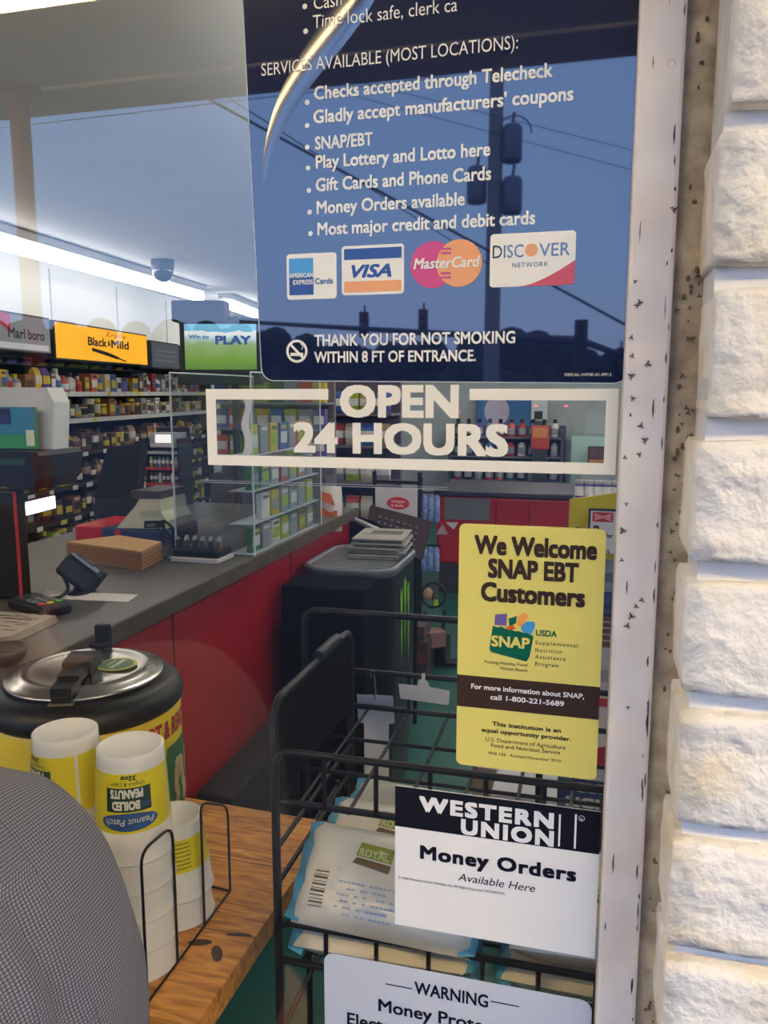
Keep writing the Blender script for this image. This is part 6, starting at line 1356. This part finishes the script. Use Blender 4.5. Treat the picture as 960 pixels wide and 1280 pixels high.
# body under the clothes: one continuous skin
bm_v = []; bm_e = []; bm_r = []
def jv(p, r, par=None):
    bm_v.append(tuple(p)); bm_r.append(r)
    if par is not None: bm_e.append((par, len(bm_v) - 1))
    return len(bm_v) - 1
pv = jv((pelvis.x, PY, pelvis.y - .02), .095)
ab = jv((cen[9].x, PY, cen[9].y), .088, pv); chs = jv((cen[5].x, PY, cen[5].y), .085, ab); upc = jv((cen[3].x, PY, cen[3].y), .07, chs)
nk = jv((cen[0].x - .05, PY, cen[0].y + .045), .046, upc); h0 = jv((cen[0].x - .09, PY, cen[0].y + .11), .060, nk); h1 = jv((cen[0].x - .12, PY, cen[0].y + .19), .080, h0); h2 = jv((cen[0].x - .12, PY, cen[0].y + .245), .055, h1)
feet_z = .0
hands = []
for s_ in (-1, 1):
    sh_ = jv((cen[2].x - .01, PY + s_ * .085, cen[2].y - .04), .034, upc); el = jv((cen[2].x - .14, PY + s_ * .155, cen[2].y - .27), .030, sh_); wr_ = jv((cen[2].x - .36, PY + s_ * .13, cen[2].y - .33), .026, el)
    pa = jv((cen[2].x - .43, PY + s_ * .14, cen[2].y - .345), .028, wr_)
    for j in range(4):
        f1 = jv((cen[2].x - .47, PY + s_ * (.115 + .019 * j), cen[2].y - .345), .010, pa); f2 = jv((cen[2].x - .505 + .004 * abs(j - 1), PY + s_ * (.113 + .020 * j), cen[2].y - .358), .009, f1); jv((cen[2].x - .525 + .006 * abs(j - 1), PY + s_ * (.113 + .020 * j), cen[2].y - .378), .008, f2)
    th = jv((cen[2].x - .41, PY + s_ * .105, cen[2].y - .35), .011, wr_); jv((cen[2].x - .445, PY + s_ * .09, cen[2].y - .362), .009, th)
    hp = jv((pelvis.x - .03, PY + s_ * .09, pelvis.y - .06), .085, pv); kn = jv((pelvis.x - .42, PY + s_ * .11, pelvis.y - .05), .06, hp); an = jv((pelvis.x - .36, PY + s_ * .11, .09), .04, kn); he = jv((pelvis.x - .38, PY + s_ * .11, .045), .038, an); jv((pelvis.x - .54, PY + s_ * .12, .028), .032, he)
me = bpy.data.meshes.new('body_cage'); me.from_pydata(bm_v, bm_e, []); ob = bpy.data.objects.new('body_cage', me); COL.objects.link(ob)
md = ob.modifiers.new('skin', 'SKIN'); md.use_smooth_shade = True
lay = me.skin_vertices[0].data if me.skin_vertices else None
if lay is None:
    bmx = bmesh.new(); bmx.from_mesh(me); bmx.verts.layers.skin.verify(); bmx.to_mesh(me); bmx.free(); lay = me.skin_vertices[0].data
for i, r_ in enumerate(bm_r): lay[i].radius = (r_, r_)
lay[pv].use_root = True
sd2 = ob.modifiers.new('sub', 'SUBSURF'); sd2.levels = 2; sd2.render_levels = 2
dg = bpy.context.evaluated_depsgraph_get(); dg.update()
bme = bpy.data.meshes.new_from_object(ob.evaluated_get(dg)); bpy.data.objects.remove(ob)
per = thing('person', 'person in a grey checked shirt bending in front of the paper tubs', 'person', (pelvis.x, PY, 0))
bme.transform(Matrix.Translation(-Vector((pelvis.x, PY, 0)))); bme.materials.clear(); bme.materials.append(mat('skin', (190, 140, 112), .55))
for p_ in bme.polygons: p_.use_smooth = True
bo = bpy.data.objects.new('body', bme); COL.objects.link(bo); bo.parent = per; ORG[bo.name] = Vector((pelvis.x, PY, 0))
# head details: hair cap, nose, ears, eyes, mouth
hc = Vector((cen[0].x - .12, PY, cen[0].y + .20))
k = MB(); k.ball(hc + Vector((.012, 0, .022)), (.098, .083, .098), 0, 12); k.build('hair', mat('brown_hair', (52, 38, 30), .7, noise=.4, nscale=60), per)
k = MB(); k.ball(hc + Vector((-.09, 0, -.02)), (.018, .013, .022), 0, 8)
for s_ in (-1, 1): k.ball(hc + Vector((.0, s_ * .082, -.01)), (.018, .008, .030), 0, 8)
k.build('nose_and_ears', mat('skin', (190, 140, 112), .55), per)
k = MB()
for s_ in (-1, 1): k.ball(hc + Vector((-.076, s_ * .03, .004)), (.010, .012, .009), 0, 8)
k.build('eyes', mat('eye_white', (230, 228, 224), .2), per)
k = MB(); k.ball(hc + Vector((-.076, 0, -.058)), (.008, .024, .006), 0, 8); k.build('mouth', mat('lip', (160, 92, 84), .5), per)

# the shirt: trunk and sleeves with a woven check that follows the cloth
def check_mat():
    m = bpy.data.materials.new('checked_cloth'); m.use_nodes = True; n = m.node_tree.nodes; l = m.node_tree.links; b = n['Principled BSDF']; b.inputs['Roughness'].default_value = .85
    uv = n.new('ShaderNodeUVMap'); uv.uv_map = 'UVMap'; sp = n.new('ShaderNodeSeparateXYZ'); l.new(uv.outputs[0], sp.inputs[0])
    def band(sock, off, wdt):
        f_ = n.new('ShaderNodeMath'); f_.operation = 'MULTIPLY_ADD'; f_.inputs[1].default_value = 1 / .0036; f_.inputs[2].default_value = off; l.new(sock, f_.inputs[0])
        g = n.new('ShaderNodeMath'); g.operation = 'FRACT'; l.new(f_.outputs[0], g.inputs[0])
        c = n.new('ShaderNodeMath'); c.operation = 'LESS_THAN'; c.inputs[1].default_value = wdt; l.new(g.outputs[0], c.inputs[0]); return c.outputs[0]
    def mix(fac, a, bcol, from_sock=None):
        x = n.new('ShaderNodeMix'); x.data_type = 'RGBA'; l.new(fac, x.inputs[0]); x.inputs[7].default_value = S(*bcol)
        if from_sock: l.new(from_sock, x.inputs[6])
        else: x.inputs[6].default_value = S(*a)
        return x.outputs[2]
    nz = n.new('ShaderNodeTexNoise'); nz.inputs['Scale'].default_value = 6; nz.inputs['Detail'].default_value = 3; tcx = n.new('ShaderNodeTexCoord'); l.new(tcx.outputs['Object'], nz.inputs['Vector'])
    c = mix(nz.outputs['Fac'], (110, 109, 120), (124, 123, 132))
    c = mix(band(sp.outputs['Y'], .5, .18), None, (142, 140, 139), c); c = mix(band(sp.outputs['X'], .5, .16), None, (138, 136, 136), c)
    c = mix(band(sp.outputs['X'], 0, .26), None, (66, 66, 76), c); c = mix(band(sp.outputs['Y'], 0, .26), None, (62, 62, 72), c)
    l.new(c, b.inputs['Base Color']); return m
M_check = check_mat()
k = MB(); k.uv = []
NR = 96
def ring_pts(i, fi):
    c, nv, a, w = cen[i], nrm[i], half(i), halfw(i); o = []
    for q in range(NR + 1):
        t_ = 2 * PI * q / NR; cs, sn = math.cos(t_), math.sin(t_)
        ex_ = math.copysign(abs(cs) ** .85, cs) * a; ey_ = math.copysign(abs(sn) ** .85, sn) * w
        fold = .004 * math.sin(t_ * 5 + fi * 1.3) * math.sin(fi * .9 + t_ * 2) * min(1, fi / 4)
        gr = min(1, max(0, (fi - 4) / 3))
        for t0, wd_, am in ((2 * PI - .34, .07, .009), (2 * PI - .62, .05, .004), (2 * PI - 1.05, .06, .005)): fold -= gr * am * math.exp(-((t_ - t0 - .02 * fi) / wd_) ** 2)
        p = c + nv * (ex_ + fold); o.append((p.x, PY + ey_, p.y))
    return o
L_ac = 0; rings = []; NCAP = 0
from mathutils import geometry
def resample(lst, n):
    o = []
    for i in range(n): f_ = i / (n - 1) * (len(lst) - 1); j = min(int(f_), len(lst) - 2); o.append((j, f_ - j))
    return o
ring0 = [ring_pts(i, i) for i in range(len(out))]
def cr_(p0, p1, p2, p3, t): return 0.5 * ((2 * p1) + (-p0 + p2) * t + (2 * p0 - 5 * p1 + 4 * p2 - p3) * t * t + (-p0 + 3 * p1 - 3 * p2 + p3) * t ** 3)
NL = 60; grid = []
for j, f_ in resample(ring0, NL):
    g = [ring0[max(0, min(len(ring0) - 1, j + d_))] for d_ in (-1, 0, 1, 2)]
    grid.append([Vector([cr_(g[0][q][c], g[1][q][c], g[2][q][c], g[3][q][c], f_) for c in range(3)]) for q in range(NR + 1)])
v_acc = 0
for i in range(NL):
    if i: v_acc += (grid[i][0] - grid[i - 1][0]).length
    u_ = 0
    for q in range(NR + 1):
        if q: u_ += (grid[i][q] - grid[i][q - 1]).length
        k.v.append(tuple(grid[i][q])); k.uv.append((u_, v_acc))
for i in range(NL - 1):
    for q in range(NR): a = i * (NR + 1) + q; k.f.append([a, a + 1, a + NR + 2, a + NR + 1]); k.m.append(0); k.s.append(True)
cap_c = sum((grid[0][q] for q in range(NR)), Vector()) / NR; cb = len(k.v); k.v.append(tuple(cap_c)); k.uv.append((0, 0))
for q in range(NR): k.f.append([cb, q + 1, q]); k.m.append(0); k.s.append(True)
def sleeve(pts, rad, off):
    b0 = len(k.v); n = 26; P = [Vector(p) for p in pts]; acc = 0; fine = []
    for j in range(31):
        f_ = j / 30 * (len(P) - 1); i = min(int(f_), len(P) - 2); g = [P[max(0, min(len(P) - 1, i + d_))] for d_ in (-1, 0, 1, 2)]
        fine.append((Vector([cr_(g[0][c], g[1][c], g[2][c], g[3][c], f_ - i) for c in range(3)]), rad[i] + (rad[i + 1] - rad[i]) * (f_ - i)))
    up_ = None
    for j, (p, r_) in enumerate(fine):
        t_ = (fine[min(j + 1, 30)][0] - fine[max(j - 1, 0)][0]).normalized()
        if up_ is None: up_ = t_.orthogonal().normalized()
        up_ = (up_ - t_ * up_.dot(t_)).normalized(); sd_2 = t_.cross(up_)
        if j: acc += (p - fine[j - 1][0]).length
        for q in range(n + 1):
            a = 2 * PI * q / n; rr_ = r_ + .004 * math.sin(a * 3 + j * .8) * math.sin(j * .45)
            k.v.append(tuple(p + (up_ * math.cos(a) + sd_2 * math.sin(a)) * rr_)); k.uv.append((a * r_ + off, acc + off))
    for j in range(30):
        for q in range(n): a = b0 + j * (n + 1) + q; k.f.append([a, a + 1, a + n + 2, a + n + 1]); k.m.append(0); k.s.append(True)
for s_ in (-1, 1): sleeve([(cen[2].x + .01, PY + s_ * .035, cen[2].y - .03), (cen[2].x - .015, PY + s_ * .105, cen[2].y - .07), (cen[2].x - .14, PY + s_ * .155, cen[2].y - .27), (cen[2].x - .33, PY + s_ * .13, cen[2].y - .325)], [.042, .060, .056, .044], .3)
k.build('shirt', M_check, per)
k = MB(); k.tube([(cen[0].x - .035, PY - .0, cen[0].y + .0)], .05) if False else None
# seams over the cloth
def on_shirt(i, q): return grid[i][q] + (grid[i][q] - Vector((cen[min(len(cen) - 1, int(i / NL * len(cen)))].x, PY, cen[min(len(cen) - 1, int(i / NL * len(cen)))].y))).normalized() * .0012
k = MB(); k.tube([on_shirt(i, 80) for i in range(14, 56, 2)], .0012, 0, 5); k.tube([on_shirt(40, q) for q in range(72, 97)], .0011, 0, 5); k.build('shirt_seams', mat('seam_grey', (108, 108, 118), .9), per)
k = MB(); rn = random.Random(17)
for i in range(34):
    a_, b_ = rn.randrange(10, 52), rn.randrange(62, 95); c = on_shirt(a_, b_); r_ = rn.uniform(.0006, .0016); k.ball(c, (r_, r_ * .5, r_ * rn.uniform(.7, 1.6)), 0, 4)
k.build('lint_specks', mat('pale_lint', (216, 206, 170), .9), per)['kind'] = 'stuff'
# trousers and shoes
k = MB()
loft(k, [[(pelvis.x + .118 * math.cos(a), PY + .165 * math.sin(a), z) for a in [2 * PI * i / 28 for i in range(28)]] for z in (pelvis.y - .105, pelvis.y - .06, pelvis.y + .03)])
for s_ in (-1, 1): k.tube([(pelvis.x - .03, PY + s_ * .09, pelvis.y - .045), (pelvis.x - .24, PY + s_ * .10, pelvis.y - .04), (pelvis.x - .42, PY + s_ * .11, pelvis.y - .055), (pelvis.x - .42, PY + s_ * .11, pelvis.y - .2), (pelvis.x - .36, PY + s_ * .11, .10)], [.10, .09, .08, .07, .058], 0, 16)
k.build('trousers', mat('dark_trousers', (44, 46, 56), .85), per)
for s_ in (-1, 1):
    k = MB(); loft(k, [[(pelvis.x - .44 + L_ * math.cos(a), PY + s_ * .115 + w_ * math.sin(a), z) for a in [2 * PI * i / 20 for i in range(20)]] for z, L_, w_ in ((-.0195, .135, .045), (.0, .138, .048), (.04, .125, .046), (.075, .07, .042))]); k.build('shoe', mat('shoe_black', (30, 30, 32), .5), per)
# the stool that carries the person
st = thing('stool', 'round wooden stool under the bending person outside the pane', 'stool', (pelvis.x, PY, -.02))
zst = pelvis.y - .107
k = MB(); k.lathe([(0, zst - .04), (.15, zst - .04), (.16, zst - .03), (.16, zst - .008), (.15, zst), (0, zst)], (pelvis.x, PY, 0), 0, 32); k.build('seat', M_wood2, st)
for a in range(4): q = PI / 4 + a * PI / 2; k = MB(); k.tube([(pelvis.x + .10 * math.cos(q), PY + .10 * math.sin(q), zst - .041), (pelvis.x + .17 * math.cos(q), PY + .17 * math.sin(q), -.019)], .016, 0, 10); k.build('leg', mat('leg_wood', (120, 80, 44), .5), st)
k = MB(); k.tube([(pelvis.x + .14 * math.cos(q), PY + .14 * math.sin(q), .22) for q in [2 * PI * i / 24 for i in range(24)]], .009, 0, 8, True); k.build('foot_ring', mat('leg_wood', (120, 80, 44), .5), st)
